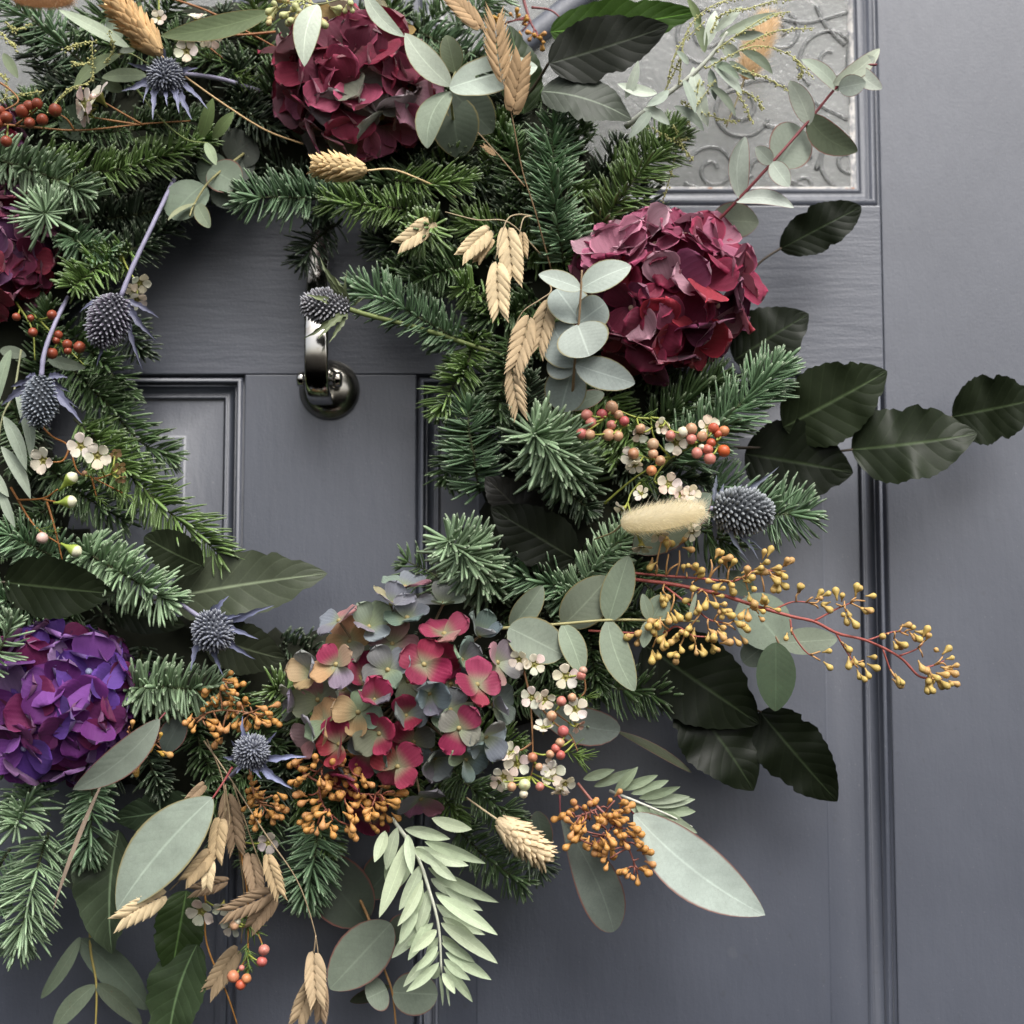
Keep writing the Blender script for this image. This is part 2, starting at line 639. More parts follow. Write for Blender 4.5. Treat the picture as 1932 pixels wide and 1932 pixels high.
PROF = [(-0.0006, 0.0006), (0.0004, 0.0085), (0.0020, 0.0088)] + arc(0.0026, 0.0022, 0.0062, 0.0022, 0.0016) + [(0.0064, 0.0090), (0.0074, 0.0090)] + \
    arc(0.0078, 0.0050, 0.0140, 0.0118, -0.0016) + [(0.0146, 0.0098)] + arc(0.0148, 0.0104, 0.0172, 0.0108, 0.0008) + [(0.0178, 0.0150), (0.0196, 0.0160)]
BEV = 0.0275
for (x0, x1) in ((XL, XA), (XB, XC)):
    z0, z1 = ZBOT + 0.2, ZR0
    frame_sweep('moulding', x0, x1, z0, z1, PROF, M['paint_v'])
    # raised panel: a bevelled border up to a flat field
    e = 0.0185
    o = origin(door)
    rings = [(e, 0.0132), (e + BEV, 0.0092), (e + BEV + 0.0012, 0.0080), (e + BEV + 0.0022, 0.0077)]
    V, F = [], []
    for d, y in rings:
        for (cx, cz, sx, sz) in ((x0, z0, 1, 1), (x1, z0, -1, 1), (x1, z1, -1, -1), (x0, z1, 1, -1)):
            V.append(Vector((cx + sx * d, y, cz + sz * d)) - o)
    for k in range(len(rings) - 1):
        for c in range(4):
            e2 = (c + 1) % 4
            F.append((k * 4 + c, k * 4 + e2, k * 4 + 4 + e2, k * 4 + 4 + c))
    b = (len(rings) - 1) * 4
    F.append((b, b + 1, b + 2, b + 3))
    link('panel', make_mesh('panel', V, F, None, M['paint_v'], False), door)

GPROF = [(-0.0006, 0.0006), (0.0004, 0.0036), (0.0016, 0.0036)] + arc(0.0020, 0.0020, 0.0062, 0.0026, 0.0012) + [(0.0070, 0.0060)] + \
    arc(0.0074, 0.0060, 0.0128, 0.0090, -0.0008) + [(0.0134, 0.0080), (0.0160, 0.0086), (0.0166, 0.0150)]
for (x0, x1) in ((XL, XA), (XB, XC)):
    z0, z1 = ZR1, ZTOP - 0.12
    frame_sweep('moulding', x0, x1, z0, z1, GPROF, M['paint_v'])
    frame_sweep('putty', x0, x1, z0, z1, [(0.0158, 0.0090), (0.0176, 0.0100), (0.0196, 0.0140), (0.0198, 0.0150)], M['putty'])
    e = 0.0165
    pane = board('glass_pane', x0 + e, x1 - e, z0 + e, z1 - e, M['glass'], 0.0135, 0.0185, 0.0003)
# moulded scrolls that stand proud of the right pane
gs = Geo()


def scroll(pts, r=0.0021):
    p = pxpath(pts, 8)
    p[:, 1] = 0.0140
    tube(gs, p, r, r, 6)


def spiral(cx, cy, r0, r1, a0, turns, r=0.0021):
    pts = []
    for i in range(28):
        t = i / 27
        a = R(a0) + t * turns * 2 * math.pi
        q = r0 + (r1 - r0) * t
        pts.append((cx + q * math.cos(a), cy + q * math.sin(a), -13))
    scroll(pts, r)


for q in ((1600, 300, 62, 8, 60, 1.6), (1395, 205, 58, 10, 20, 1.5), (1345, 320, 48, 8, 200, 1.4), (1570, 110, 66, 12, 130, 1.4), (1520, 350, 30, 6, 0, 1.2),
          (1240, 250, 60, 10, 0, 1.3), (1470, 60, 40, 8, 300, 1.3), (1330, 60, 60, 10, 90, 1.5)):
    spiral(*q)
for q in (((1375, 165, -13), (1450, 150, -13), (1530, 190, -13), (1600, 225, -13)), ((1460, 30, -13), (1520, 42, -13), (1600, 22, -13)),
          ((1540, 10, -13), (1560, 50, -13), (1595, 85, -13)), ((1400, 360, -13), (1430, 300, -13), (1500, 345, -13), (1560, 362, -13)),
          ((1530, 205, -13), (1560, 250, -13), (1540, 320, -13)), ((1290, 345, -13), (1350, 362, -13), (1420, 330, -13)),
          ((1605, 60, -13), (1600, 140, -13), (1610, 210, -13)), ((1440, 235, -13), (1500, 250, -13), (1530, 300, -13))):
    scroll(q, 0.0023)
gs.build('scroll_relief', M['glass'], pane)
# a diagonal glazing bar in the top of the pane
gb = Geo()
p0, p1 = P(985, 75, 0), P(1105, -20, 0)
dv = norm(np.array(p1 - p0))
dv[1] = 0
nv = np.array([-dv[2], 0, dv[0]])
a, b = np.array(p0), np.array(p1) + dv * 0.12
prof = [(-0.009, 0.0135), (-0.009, 0.006), (-0.006, 0.0035), (0.0, 0.0022), (0.006, 0.0035), (0.009, 0.006), (0.009, 0.0135)]
V = [np.array([q[0] + nv[0] * d, y, q[2] + nv[2] * d]) for q in (a, b) for d, y in prof]
n = len(prof)
gb.add(V, [(i, i + 1, n + i + 1, n + i) for i in range(n - 1)])
gb.build('glazing_bar', M['paint_v'], door)

# one unseen hall wall, added close behind the glass to keep it grey
hg = Geo()
hg.add([(-1.2, 0.35, ZBOT), (1.2, 0.35, ZBOT), (1.2, 0.35, ZTOP), (-1.2, 0.35, ZTOP)], [(0, 1, 2, 3)])
hall = hg.build('hall_wall', M['hall'], None)
hall['kind'] = 'structure'

# ------------------------------------------------------------------ the knocker
kn = thing('door_knocker', 'shiny nickel strap door knocker on a round boss inside the wreath', 'door knocker', P(622, 738, 0))
g = Geo()
u0 = U(10)
lathe(g, P(622, 736, 0), (0, -1, 0), [(0, 58 * u0), (0.002, 58 * u0), (0.0035, 55 * u0), (0.005, 51 * u0), (0.0075, 46 * u0), (0.010, 36 * u0), (0.0115, 20 * u0), (0.012, 1e-5)], 36)
g.build('boss', M['tarnish'], kn)
g = Geo()
lathe(g, P(628, 716, 0), (0, -1, 0), [(0.008, 15 * u0), (0.022, 13 * u0), (0.026, 12 * u0), (0.028, 1e-5)], 16)
g.build('lug', M['tarnish'], kn)
g = Geo()
lathe(g, P(561, 716, 24), (1, 0, 0), [(0, 12 * u0), (0.0015, 15 * u0), (0.006, 15 * u0), (0.0066, 12 * u0), (0.0265, 12 * u0), (0.0271, 15 * u0), (0.0322, 15 * u0), (0.0335, 12 * u0)], 16)
g.build('pin', M['chrome'], kn)
g = Geo()
cl = [(606, 420, 1), (602, 470, 10), (599, 530, 22), (597, 590, 34), (597, 640, 40), (597, 690, 39), (598, 722, 35), (602, 745, 27), (608, 757, 18)]
wd = [18, 20, 22, 23, 23, 23, 23.5, 24, 22]
pth = pxpath(cl, 6)
ws = np.interp(np.linspace(0, 1, len(pth)), np.linspace(0, 1, len(wd)), wd) * U(35)
V, F = [], []
cs = [(-1, 0.1), (-0.93, 0.72), (-0.75, 0.90), (-0.4, 0.97), (0, 1.0), (0.4, 0.97), (0.75, 0.90), (0.93, 0.72), (1, 0.1), (0.8, -0.6), (-0.8, -0.6)]
for i, p in enumerate(pth):
    d = norm(pth[min(i + 1, len(pth) - 1)] - pth[max(i - 1, 0)])
    s = np.array([1.0, 0, 0])
    nn = norm(np.cross(d, s))
    if nn[1] > 0: nn = -nn
    for (a_, b_) in cs:
        V.append(p + s * a_ * ws[i] + nn * b_ * 0.0036)
k = len(cs)
for i in range(len(pth) - 1):
    for j in range(k):
        F.append((i * k + j, i * k + (j + 1) % k, (i + 1) * k + (j + 1) % k, (i + 1) * k + j))
F.append(tuple(range(k)))
F.append(tuple(range((len(pth) - 1) * k, len(pth) * k)))
g.add(V, F)
ob = g.build('strap', M['chrome'], kn)
bm = bmesh.new()
bm.from_mesh(ob.data)
bmesh.ops.recalc_face_normals(bm, faces=bm.faces[:])
bm.to_mesh(ob.data)
bm.free()
# ------------------------------------------------------------------ leaves
SH = {  # half width along the leaf = t^a (1-t)^b, scaled to 1
    'round': (0.5, 0.5), 'oval': (0.6, 0.7), 'beech': (0.55, 0.85), 'blade': (0.75, 0.85), 'spoon': (1.0, 0.55), 'willow': (0.8, 0.92),
    'drop': (0.40, 1.15), 'needle': (0.4, 0.9), 'bract': (0.35, 1.0), 'petal': (0.75, 0.38)}


def leaf_mesh(base, tip, w, roll=0.0, bend=0.08, cup=0.12, shape='oval', side=0.0, twist=0.0, ruff=0.0, serr=0.0, nserr=9, nt_=12, nv=6, hole=None):
    base, tip = np.array(base, float), np.array(tip, float)
    ax = tip - base
    L = np.linalg.norm(ax)
    d, n0, s0 = frame_of(ax)
    a_, b_ = SH[shape]
    pk = a_ / (a_ + b_)
    mx = pk ** a_ * (1 - pk) ** b_
    V, tv = [], []
    ph = rng.uniform(0, 6.28, 3)
    bites = [(rng.uniform(0.2, 0.9), rng.choice((-1, 1)), rng.uniform(0.02, 0.06)) for _ in range(3)]
    for i in range(nt_ + 1):
        t = 0.5 - 0.5 * math.cos(math.pi * i / nt_)
        if shape in ('beech', 'blade', 'bract', 'willow', 'drop'): t = 0.45 * t + 0.55 * i / nt_
        wt = (t ** a_) * ((1 - t) ** b_) / mx
        ro = R(roll + twist * (t - 0.3))
        n = n0 * math.cos(ro) + s0 * math.sin(ro)
        s = s0 * math.cos(ro) - n0 * math.sin(ro)
        arch = 4 * t * (1 - t)
        c = base + d * L * t + n * (bend * L * arch) + s * (side * L * arch)
        for j in range(nv + 1):
            v = -1 + 2 * j / nv
            wv = wt * w * 0.5
            q = abs(v)
            if serr and q > 0.7:
                for (bt, bs, bw) in bites:
                    if (v > 0) == (bs > 0): wv *= 1 - 0.13 * (q - 0.7) / 0.3 * max(0, 1 - ((t - bt) / bw) ** 2)
            if serr and q > 0.99:
                wv *= 1 + serr * (((t * nserr + 0.15 * (v > 0)) % 1.0) - 0.4) * 1.6
            z = cup * w * 0.5 * (q ** 1.4) * wt
            if ruff:
                z += ruff * w * 0.5 * q * wt * (math.sin(t * 13 + ph[0] + (v > 0) * ph[1]) + 0.22 * math.sin(t * 29 + ph[2]))
            V.append(c + s * (v * wv) + n * z)
            tv.append((t, v, 0))
    F = []
    for i in range(nt_):
        for j in range(nv):
            if hole and (((i + .5) / nt_ - hole[0]) / hole[2]) ** 2 + ((-1 + 2 * (j + .5) / nv - hole[1]) / hole[3]) ** 2 < 1: continue
            F.append((i * (nv + 1) + j, i * (nv + 1) + j + 1, (i + 1) * (nv + 1) + j + 1, (i + 1) * (nv + 1) + j))
    return np.array(V), F, np.array(tv)


def leaf(T, b, tip, w, colr, mat='waxy', name='leaf', label=None, vary=0.06, **kw):
    """b, tip in picture units with the height off the door in mm; w in picture units"""
    hb = (b[2] + tip[2]) / 2
    if 'roll' not in kw: kw['roll'] = random.uniform(-16, 16)
    if 'bend' not in kw: kw['bend'] = random.uniform(0.02, 0.10)
    V, F, tv = leaf_mesh(P(*b), P(*tip), w * U(hb), **kw)
    me = make_mesh(name, V - np.array(origin(T)), F, tv, M[mat])
    k = 1 + random.uniform(-vary, vary)
    o = link(name, me, T, tuple(c * k for c in colr))
    if label: o['label'] = label
    return o


def stem(T, pts, r0, r1=None, colr=(0.2, 0.18, 0.06), name='stem', mat='stem', k=6, n=6):
    g = Geo()
    h = sum(p[2] for p in pts) / len(pts)
    tube(g, pxpath(pts, n), r0 * U(h), (r1 if r1 is not None else r0) * U(h), k, 0.04)
    return g.build(name, M[mat], T, colr)


# ------------------------------------------------------------------ fir
NEEDLE_T = np.array([0.0, 0.25, 0.6, 0.88, 1.0])
NEEDLE_W = np.array([0.5, 0.9, 1.0, 0.92, 0.45])


def needles_mesh(path, length, width, density, spread, flat, seed, toward=0.6, tipfan=True):
    """needles round a twig: path (m,3)"""
    rg = np.random.default_rng(seed)
    seg = np.linalg.norm(np.diff(path, axis=0), axis=1)
    cum = np.concatenate([[0], np.cumsum(seg)])
    L = cum[-1]
    n = int(L / U() * density)
    s = np.sort(rg.uniform(0.02, 1.0, n)) * L
    nt_extra = 16 if tipfan else 0
    s = np.concatenate([s, np.full(nt_extra, L)])
    n = len(s)
    B = np.stack([np.interp(s, cum, path[:, i]) for i in range(3)], 1)
    dd = np.gradient(path, axis=0)
    D = norm(np.stack([np.interp(s, cum, dd[:, i]) for i in range(3)], 1))
    N = norm(VIEW[None] - D * (D @ VIEW)[:, None] + 1e-6)
    S = np.cross(D, N)
    # round the twig: mostly to the sides and up at the viewer
    ph = rg.uniform(0, 2 * np.pi, n)
    sideways = rg.random(n) < flat
    ph = np.where(sideways, np.where(rg.random(n) < 0.5, 0, np.pi) + rg.normal(0.0, 0.30, n), ph)
    under = (np.sin(ph) < -0.35) & (rg.random(n) < toward)
    ph = np.where(under, -ph, ph)
    rad = S * np.cos(ph)[:, None] + N * np.sin(ph)[:, None]
    al = R(spread) * (1 + rg.normal(0, 0.11, n))
    endf = np.clip((s / L - 0.82) / 0.18, 0, 1)
    al = al * (1 - 0.55 * endf * rg.random(n))
    dirn = norm(D * np.cos(al)[:, None] + rad * np.sin(al)[:, None])
    ln = length * U() * np.clip(rg.normal(1, 0.16, n), 0.55, 1.35) * (1 - 0.30 * endf) * np.clip(s / L * 3 + 0.7, 0.7, 1)
    wd = width * U() * 0.5 * np.clip(rg.normal(1, 0.12, n), 0.7, 1.3)
    up = norm(D - dirn * np.sum(D * dirn, 1, keepdims=True) + 1e-6)     # curves toward the tip
    up = norm(up + 0.5 * N)
    nn = norm(up - dirn * np.sum(up * dirn, 1, keepdims=True))
    ss = np.cross(dirn, nn)
    curve = rg.normal(0.13, 0.04, n)
    V = np.zeros((n, 5, 4, 3))
    TV = np.zeros((n, 5, 4, 3))
    r = rg.random(n)
    for i in range(5):
        t = NEEDLE_T[i]
        c = B + dirn * (ln * t)[:, None] + nn * (ln * curve * t * t)[:, None]
        w = wd * NEEDLE_W[i]
        V[:, i, 0] = c + ss * w[:, None]
        V[:, i, 1] = c + nn * (w * 0.6)[:, None]
        V[:, i, 2] = c - ss * w[:, None]
        V[:, i, 3] = c - nn * (w * 0.6)[:, None]
        for j, vv in enumerate((1, 0, -1, 0.0)):
            TV[:, i, j] = np.stack([np.full(n, t), np.full(n, vv), r], 1)
    idx = np.arange(n)[:, None, None] * 20
    F = []
    for i in range(4):
        for j in range(4):
            j2 = (j + 1) % 4
            F.append(np.array([i * 4 + j, i * 4 + j2, (i + 1) * 4 + j2, (i + 1) * 4 + j]))
    F.append(np.array([16, 17, 18, 19]))
    F = (idx + np.array(F)[None]).reshape(-1, 4)
    return V.reshape(-1, 3), F, TV.reshape(-1, 3)


FIR_SEED = [100]
GREENS = {'blue': (0.110, 0.190, 0.095), 'green': (0.108, 0.180, 0.040), 'deep': (0.062, 0.114, 0.034), 'pale': (0.185, 0.270, 0.150), 'dark': (0.024, 0.044, 0.018)}  # the dark tone puts the shade on hidden sprigs into the needle colour


def fir(pts, label, tone='blue', length=44, width=7.0, density=1.0, spread=56, flat=0.45, group=None, toward=0.7, name='fir_sprig'):
    width *= 0.94
    density *= 0.80
    length *= 1.08
    spread *= 1.22
    path = pxpath(pts, 6)
    T = thing(name, label, 'fir sprig', Vector(path[0]), group)
    g = Geo()
    tube(g, path, 3.2 * U(), 1.3 * U(), 6, 0.08)
    g.build('twig', M['bark'], T)
    FIR_SEED[0] += 1
    V, F, tv = needles_mesh(path, length, width, density, spread, flat, FIR_SEED[0], toward)
    me = make_mesh('needles', V - np.array(origin(T)), F, tv, M['needle'], smooth=True)
    k = random.uniform(0.85, 1.15)
    link('needles', me, T, tuple(c * k for c in GREENS[tone]), 'stuff')
    return T


# ------------------------------------------------------------------ hydrangea
def petal_variants(name, mat, k, wide=1.0, n=5):
    """a broad petal along +Y from the eye of the floret, unit length, face up +Z"""
    out = []
    for i in range(n):
        cup = random.uniform(0.08, 0.34)
        curl = random.uniform(-0.25, 0.28)
        rf = random.uniform(0.03, 0.08)
        ph = random.uniform(0, 6)
        side = random.uniform(-0.08, 0.08)
        NT_, NV = 7, 6
        V, tv, F = [], [], []
        for a in range(NT_ + 1):
            t = 0.04 + 0.96 * (0.5 - 0.5 * math.cos(math.pi * a / NT_)) ** 0.92
            t = min(t, 1.0)
            wt = (t ** 0.72) * ((1.0001 - t) ** 0.36) / 0.585
            for j in range(NV + 1):
                v = -1 + 2 * j / NV
                x = v * wt * 0.56 * wide + side * math.sin(t * 3)
                y = t - 0.10 * (abs(v) ** 2) * t * t - 0.04 * t ** 6 * math.exp(-(v * 3) ** 2)
                z = cup * (v * wt) ** 2 * 0.55 + curl * t * t * 0.5 + rf * math.sin(t * 5 + v * 3.0 + ph) * t
                V.append((x, y, z))
                tv.append((t, v, 0))
        for a in range(NT_):
            for j in range(NV):
                F.append((a * (NV + 1) + j, a * (NV + 1) + j + 1, (a + 1) * (NV + 1) + j + 1, (a + 1) * (NV + 1) + j))
        out.append(make_mesh(name, V, F, tv, M[mat]))
    return out


PETALS = {k: petal_variants('petal', 'petal_' + k, 0, w, 6) for k, w in (('burgundy', 1.0), ('mixed', 1.02), ('pastel', 1.0), ('purple', 1.05), ('white', 0.95))}
g = Geo()
lathe(g, (0, 0, -0.06), (0, 0, 1), [(0, 0.04), (0.04, 0.085), (0.09, 0.10), (0.14, 0.07), (0.17, 0.01)], 8)
EYE = make_mesh('floret_eye', np.concatenate(g.V), g.F, np.concatenate(g.T), M['bead'])


def floret(T, pos, nrm, size, colr_fn, kind, eye, lift=0.25, spin=None, n=4, tv_=0.17):
    """floret > four petals; pos in world, size = petal length in metres"""
    q = Vector(nrm).to_track_quat('Z', 'Y')
    spin = random.uniform(0, 6.28) if spin is None else spin
    mt = Matrix.Translation(Vector(pos) - origin(T)) @ q.to_matrix().to_4x4() @ Matrix.Rotation(spin, 4, 'Z') @ Matrix.Scale(size, 4)
    f = link('floret', EYE, T, eye, None, mt)
    for k in range(n):
        a = k * 2 * math.pi / n + random.uniform(-0.16, 0.16)
        tilt = random.gauss(lift, tv_)
        sc = random.uniform(0.86, 1.12)
        pm = Matrix.Rotation(a, 4, 'Z') @ Matrix.Rotation(tilt, 4, 'X') @ Matrix.Rotation(random.uniform(-0.25, 0.25), 4, 'Y') @ Matrix.Scale(sc, 4)
        pm = Matrix.Translation((0, 0, random.uniform(-0.01, 0.03))) @ pm
        link('petal', random.choice(PETALS[kind]), f, colr_fn(), None, pm)
    return f


def stalks(T, C, pts, colr):
    g = Geo()
    C = np.array(C)
    for p in pts:
        p = np.array(p)
        mid = C + (p - C) * 0.5 + rng.normal(size=3) * 0.002
        tube(g, [C, mid, p], 0.0011, 0.0009, 5)
    return g.build('stalks', M['core'], T, colr, 'stuff')


def fib_dirs(n):
    out = []
    for i in range(n):
        z = 1 - 2 * (i + 0.5) / n
        r = math.sqrt(max(0, 1 - z * z))
        a = i * 2.399963
        out.append(np.array([r * math.cos(a), r * math.sin(a), z]))
    return out


def pick(pal, jit=0.15):
    c = random.choices([p[0] for p in pal], [p[1] for p in pal])[0]
    k = 1 + random.uniform(-jit, jit)
    return tuple(x * k for x in c)


def hydrangea(label, C, rad, depth, n, psize, pal, kind, eye, corec, jitter=0.10, nj=0.35, lift=0.25, cut=-0.25, region=None):
    """C: centre (px,py,h); rad px; depth squash"""
    c = np.array(P(*C))
    r = rad * U(C[2])
    T = thing('hydrangea_head', label, 'flower', Vector(c))
    pts = []
    look = norm(np.array(CAM) - c)
    for d in fib_dirs(n):
        d = norm(d + rng.normal(size=3) * 0.07)
        if d @ look < cut: continue
        p = c + d * np.array([r, r * depth, r]) * (1 + random.uniform(-jitter, jitter * 0.4)) * (0.80, 0.86, 0.92)[len(pts) % 3]
        nr = norm(d * np.array([1, 1.0 / depth, 1]) + rng.normal(size=3) * nj)
        pal_ = pal
        if region:
            pal_ = region((p - c) / r)
        floret(T, p, nr, psize * U(C[2]) * random.uniform(0.85, 1.15), lambda: pick(pal_), kind, eye, lift)
        pts.append(p - nr * 0.002)
    stalks(T, c, pts, corec)
    g = Geo()
    V, F, m = [], [], 0
    bm = bmesh.new()
    bmesh.ops.create_icosphere(bm, subdivisions=3, radius=1)
    V = [c + np.array(v.co) * np.array([r, r * depth, r]) * 0.62 * (1 + 0.06 * rng.normal()) for v in bm.verts]
    F = [[v.index for v in f.verts] for f in bm.faces]
    bm.free()
    g.add(V, F)
    g.build('occlusion_core', M['core'], T, corec)  # dark core added inside the head to occlude and stop see-through
    return T


# ------------------------------------------------------------------ thistle (sea holly)
def thistle(label, base, tip, w, stem_pts, bracts, headc=(0.14, 0.15, 0.19), bractc=(0.18, 0.19, 0.27), stemc=(0.27, 0.255, 0.36), n=230, spike=0.15, bshape=13, bend=0.05):
    """base -> tip of the egg-shaped head; bracts: list of (tip px, tip py, tip h, width)"""
    b, t = np.array(P(*base)), np.array(P(*tip))
    T = thing('sea_holly', label, 'thistle', Vector(b))
    if stem_pts: stem(T, stem_pts, 5.0, 4.2, stemc)
    ax = t - b
    L = np.linalg.norm(ax)
    d, nn, ss = frame_of(ax)
    r = w * U(base[2]) * 0.5
    c = (b + t) / 2
    g = Geo()
    prof = [(L * (i / 10), r * 0.86 * math.sin(math.pi * min(1, max(0, (i / 10) * 0.94 + 0.03))) ** 0.6) for i in range(11)]
    lathe(g, b, d, prof, 14, 0.3)
    g.T[-1][:, 0] = 0.0
    for i, q in enumerate(fib_dirs(n)):
        # spiral rows from foot to tip
        a = i * 2.399963
        z = (i + 0.5) / n
        zz = 0.04 + 0.96 * z
        rr = r * math.sin(math.pi * (zz * 0.965 + 0.03)) ** 0.6
        rad = nn * math.cos(a) + ss * math.sin(a)
        p = b + d * L * zz + rad * rr * 0.84
        slope = (0.5 - zz) * 1.0
        dr = norm(rad + d * (0.35 + slope * -0.9) + rng.normal(size=3) * 0.10)
        ln = spike * r * 1.6 * random.uniform(0.6, 1.4)
        w0 = r * random.uniform(0.07, 0.095)
        a += random.gauss(0, 0.05)
        lathe(g, p, dr, [(-ln * 0.2, w0 * 1.0), (ln * 0.45, w0 * 0.95), (ln * 0.85, w0 * 0.6), (ln * 1.15, w0 * 0.12)], 5, random.random())
        g.T[-1][:, 0] = np.repeat([0.1, 0.5, 0.85, 1.0], 5)
    g.build('seed_head', M['thistle'], T, headc)
    for (x, y, h, bw) in bracts:
        e = np.array(P(x, y, h))
        st = b + norm(e - b) * r * 0.35
        V, F, tv = leaf_mesh(st, e, bw * U(h), roll=random.uniform(-30, 30), bend=random.uniform(-0.02, 0.12) + bend, cup=0.5, shape='bract', serr=0.55, nserr=5, nt_=15, nv=4, twist=random.uniform(-40, 40))
        me = make_mesh('bract', V - np.array(origin(T)), F, tv, M['bract'])
        k = random.uniform(0.8, 1.2)
        link('bract', me, T, tuple(q * k for q in bractc))
    return T


# ------------------------------------------------------------------ straw-coloured grasses
def canary(label, base, tip, w, stem_pts, colr):
    b, t = np.array(P(*base)), np.array(P(*tip))
    T = thing('canary_grass_head', label, 'dried grass', Vector(b))
    if stem_pts: stem(T, stem_pts, 2.2, 1.8, tuple(c * 0.8 for c in colr))
    d, nn, ss = frame_of(t - b)
    L = np.linalg.norm(t - b)
    r = w * U(base[2]) * 0.5
    g = Geo()
    lathe(g, b, d, [(L * i / 8, r * 0.62 * math.sin(math.pi * (0.06 + 0.90 * (i / 8) ** 0.8)) ** 0.7) for i in range(9)], 10, 0.4)
    n = 130
    for i in range(n):
        z = 0.01 + 0.87 * (i / n)
        a = i * 2.399963
        rad = nn * math.cos(a) + ss * math.sin(a)
        rr = r * 0.66 * math.sin(math.pi * (0.08 + 0.88 * z ** 0.8)) ** 0.7
        p = b + d * L * z + rad * rr
        tipd = norm(d * 1.0 + rad * random.uniform(0.30, 0.62))
        ln = 0.20 * L * random.uniform(0.85, 1.2)
        V, F, tv = leaf_mesh(p, p + tipd * ln, ln * 0.44, roll=0, bend=0.0, cup=-0.7, shape='oval', nt_=4, nv=2)
        # face outward
        dd, n0, s0 = frame_of(tipd)
        ax_, = (tipd,)
        off = V - p
        al = off @ dd
        sn, ss_ = off @ n0, off @ s0
        on = norm(rad - dd * (rad @ dd))
        os_ = np.cross(dd, on)
        V = p + np.outer(al, dd) + np.outer(sn, on) + np.outer(ss_, os_) + on * (0.05 * ln)
        tv[:, 2] = random.random()
        g.add(V, F, tv)
    g.build('seed_head', M['straw'], T, colr)
    return T


def bunny(label, base, tip, w, stem_pts, colr, n=2600, hl=0.32):
    b, t = np.array(P(*base)), np.array(P(*tip))
    T = thing('bunny_tail_grass', label, 'dried grass', Vector(b))
    if stem_pts: stem(T, stem_pts, 2.0, 1.6, (0.30, 0.25, 0.13))
    d, nn, ss = frame_of(t - b)
    L = np.linalg.norm(t - b)
    r = w * U(base[2]) * 0.5
    g = Geo()
    rp = lambda z: r * 0.72 * max(0.02, math.sin(math.pi * min(0.997, 0.012 + 0.985 * z))) ** 0.38
    lathe(g, b, d, [(L * z, rp(z)) for z in (0.5 - 0.5 * math.cos(math.pi * i / 16) for i in range(17))], 14, 0.3)
    g.build('plume', M['hair'], T, colr)
    g = Geo()
    V, F, TV = [], [], []
    for i in range(n):
        z = (i + 0.5) / n
        a = i * 2.399963 + random.uniform(-.2, .2)
        rad = nn * math.cos(a) + ss * math.sin(a)
        p = b + d * L * z + rad * rp(z) * 0.9
        long_ = 1.9 if random.random() < 0.04 else 1.0
        dr = norm(rad * (0.9 if long_ == 1 else 1.2) + d * random.uniform(0.3, 0.95) + rng.normal(size=3) * 0.16)
        ln = r * hl * random.uniform(0.7, 1.3) * long_
        sd = norm(np.cross(dr, rng.normal(size=3))) * r * 0.010
        q = p + dr * ln * 0.55
        e = p + dr * ln + d * ln * 0.15
        k = len(V)
        rr = random.random()
        V += [p - sd, p + sd, q + sd * 0.8, q - sd * 0.8, e]
        TV += [(0, 0, rr), (0, 0, rr), (0.5, 0, rr), (0.5, 0, rr), (1, 0, rr)]
        F += [(k, k + 1, k + 2, k + 3), (k + 3, k + 2, k + 4)]
    g.add(V, F, TV)
    g.build('hairs', M['hair'], T, colr, 'stuff')
    return T


def spikelet(T, base, tip, w, colr, pairs=11, roll=None, bend=None):
    """flat oat spikelet of overlapping boat-shaped glumes"""
    b, t = np.array(P(*base)), np.array(P(*tip))
    d, n0, s0 = frame_of(t - b)
    ro = R(random.uniform(-22, 22) if roll is None else roll)
    n = n0 * math.cos(ro) + s0 * math.sin(ro)
    s = s0 * math.cos(ro) - n0 * math.sin(ro)
    L = np.linalg.norm(t - b)
    ww = w * U(base[2])
    g = Geo()
    bow = random.uniform(-0.05, 0.05) if bend is None else bend
    for i in range(pairs * 2):
        z = 0.02 + 0.70 * (i / (pairs * 2 - 1))
        sg = 1 if i % 2 == 0 else -1
        prof = math.sin(math.pi * min(1, 0.30 + 0.62 * z))
        ln = L * (0.37 - 0.07 * z)
        wid = ww * (0.25 * prof + 0.06)
        p = b + d * L * z + s * sg * ww * 0.05 + n * (0.0006 * (i % 4) - 0.0004 * sg) + s * bow * L * 4 * z * (1 - z)
        ang = 0.10 + 0.46 * prof * (1 - 0.45 * z)
        dr = norm(d * math.cos(ang) + s * sg * math.sin(ang) + n * 0.05)
        V, F, tv = leaf_mesh(np.zeros(3), np.array([0, 0, ln]), wid, roll=0, bend=0.03, cup=-0.35, shape='drop', nt_=6, nv=4, side=0)
        # local frame of that leaf: axis z, facing -y
        out = norm(n - dr * (n @ dr))
        sd = np.cross(dr, out)
        dd, na, sa = frame_of(np.array([0, 0, 1.0]))
        Vn = p + np.outer(V @ dd, dr) + np.outer(V @ na, out) + np.outer(V @ sa, sd)
        tv[:, 2] = random.random()
        g.add(Vn, F, tv)
    return g.build('spikelet', M['straw'], T, colr)


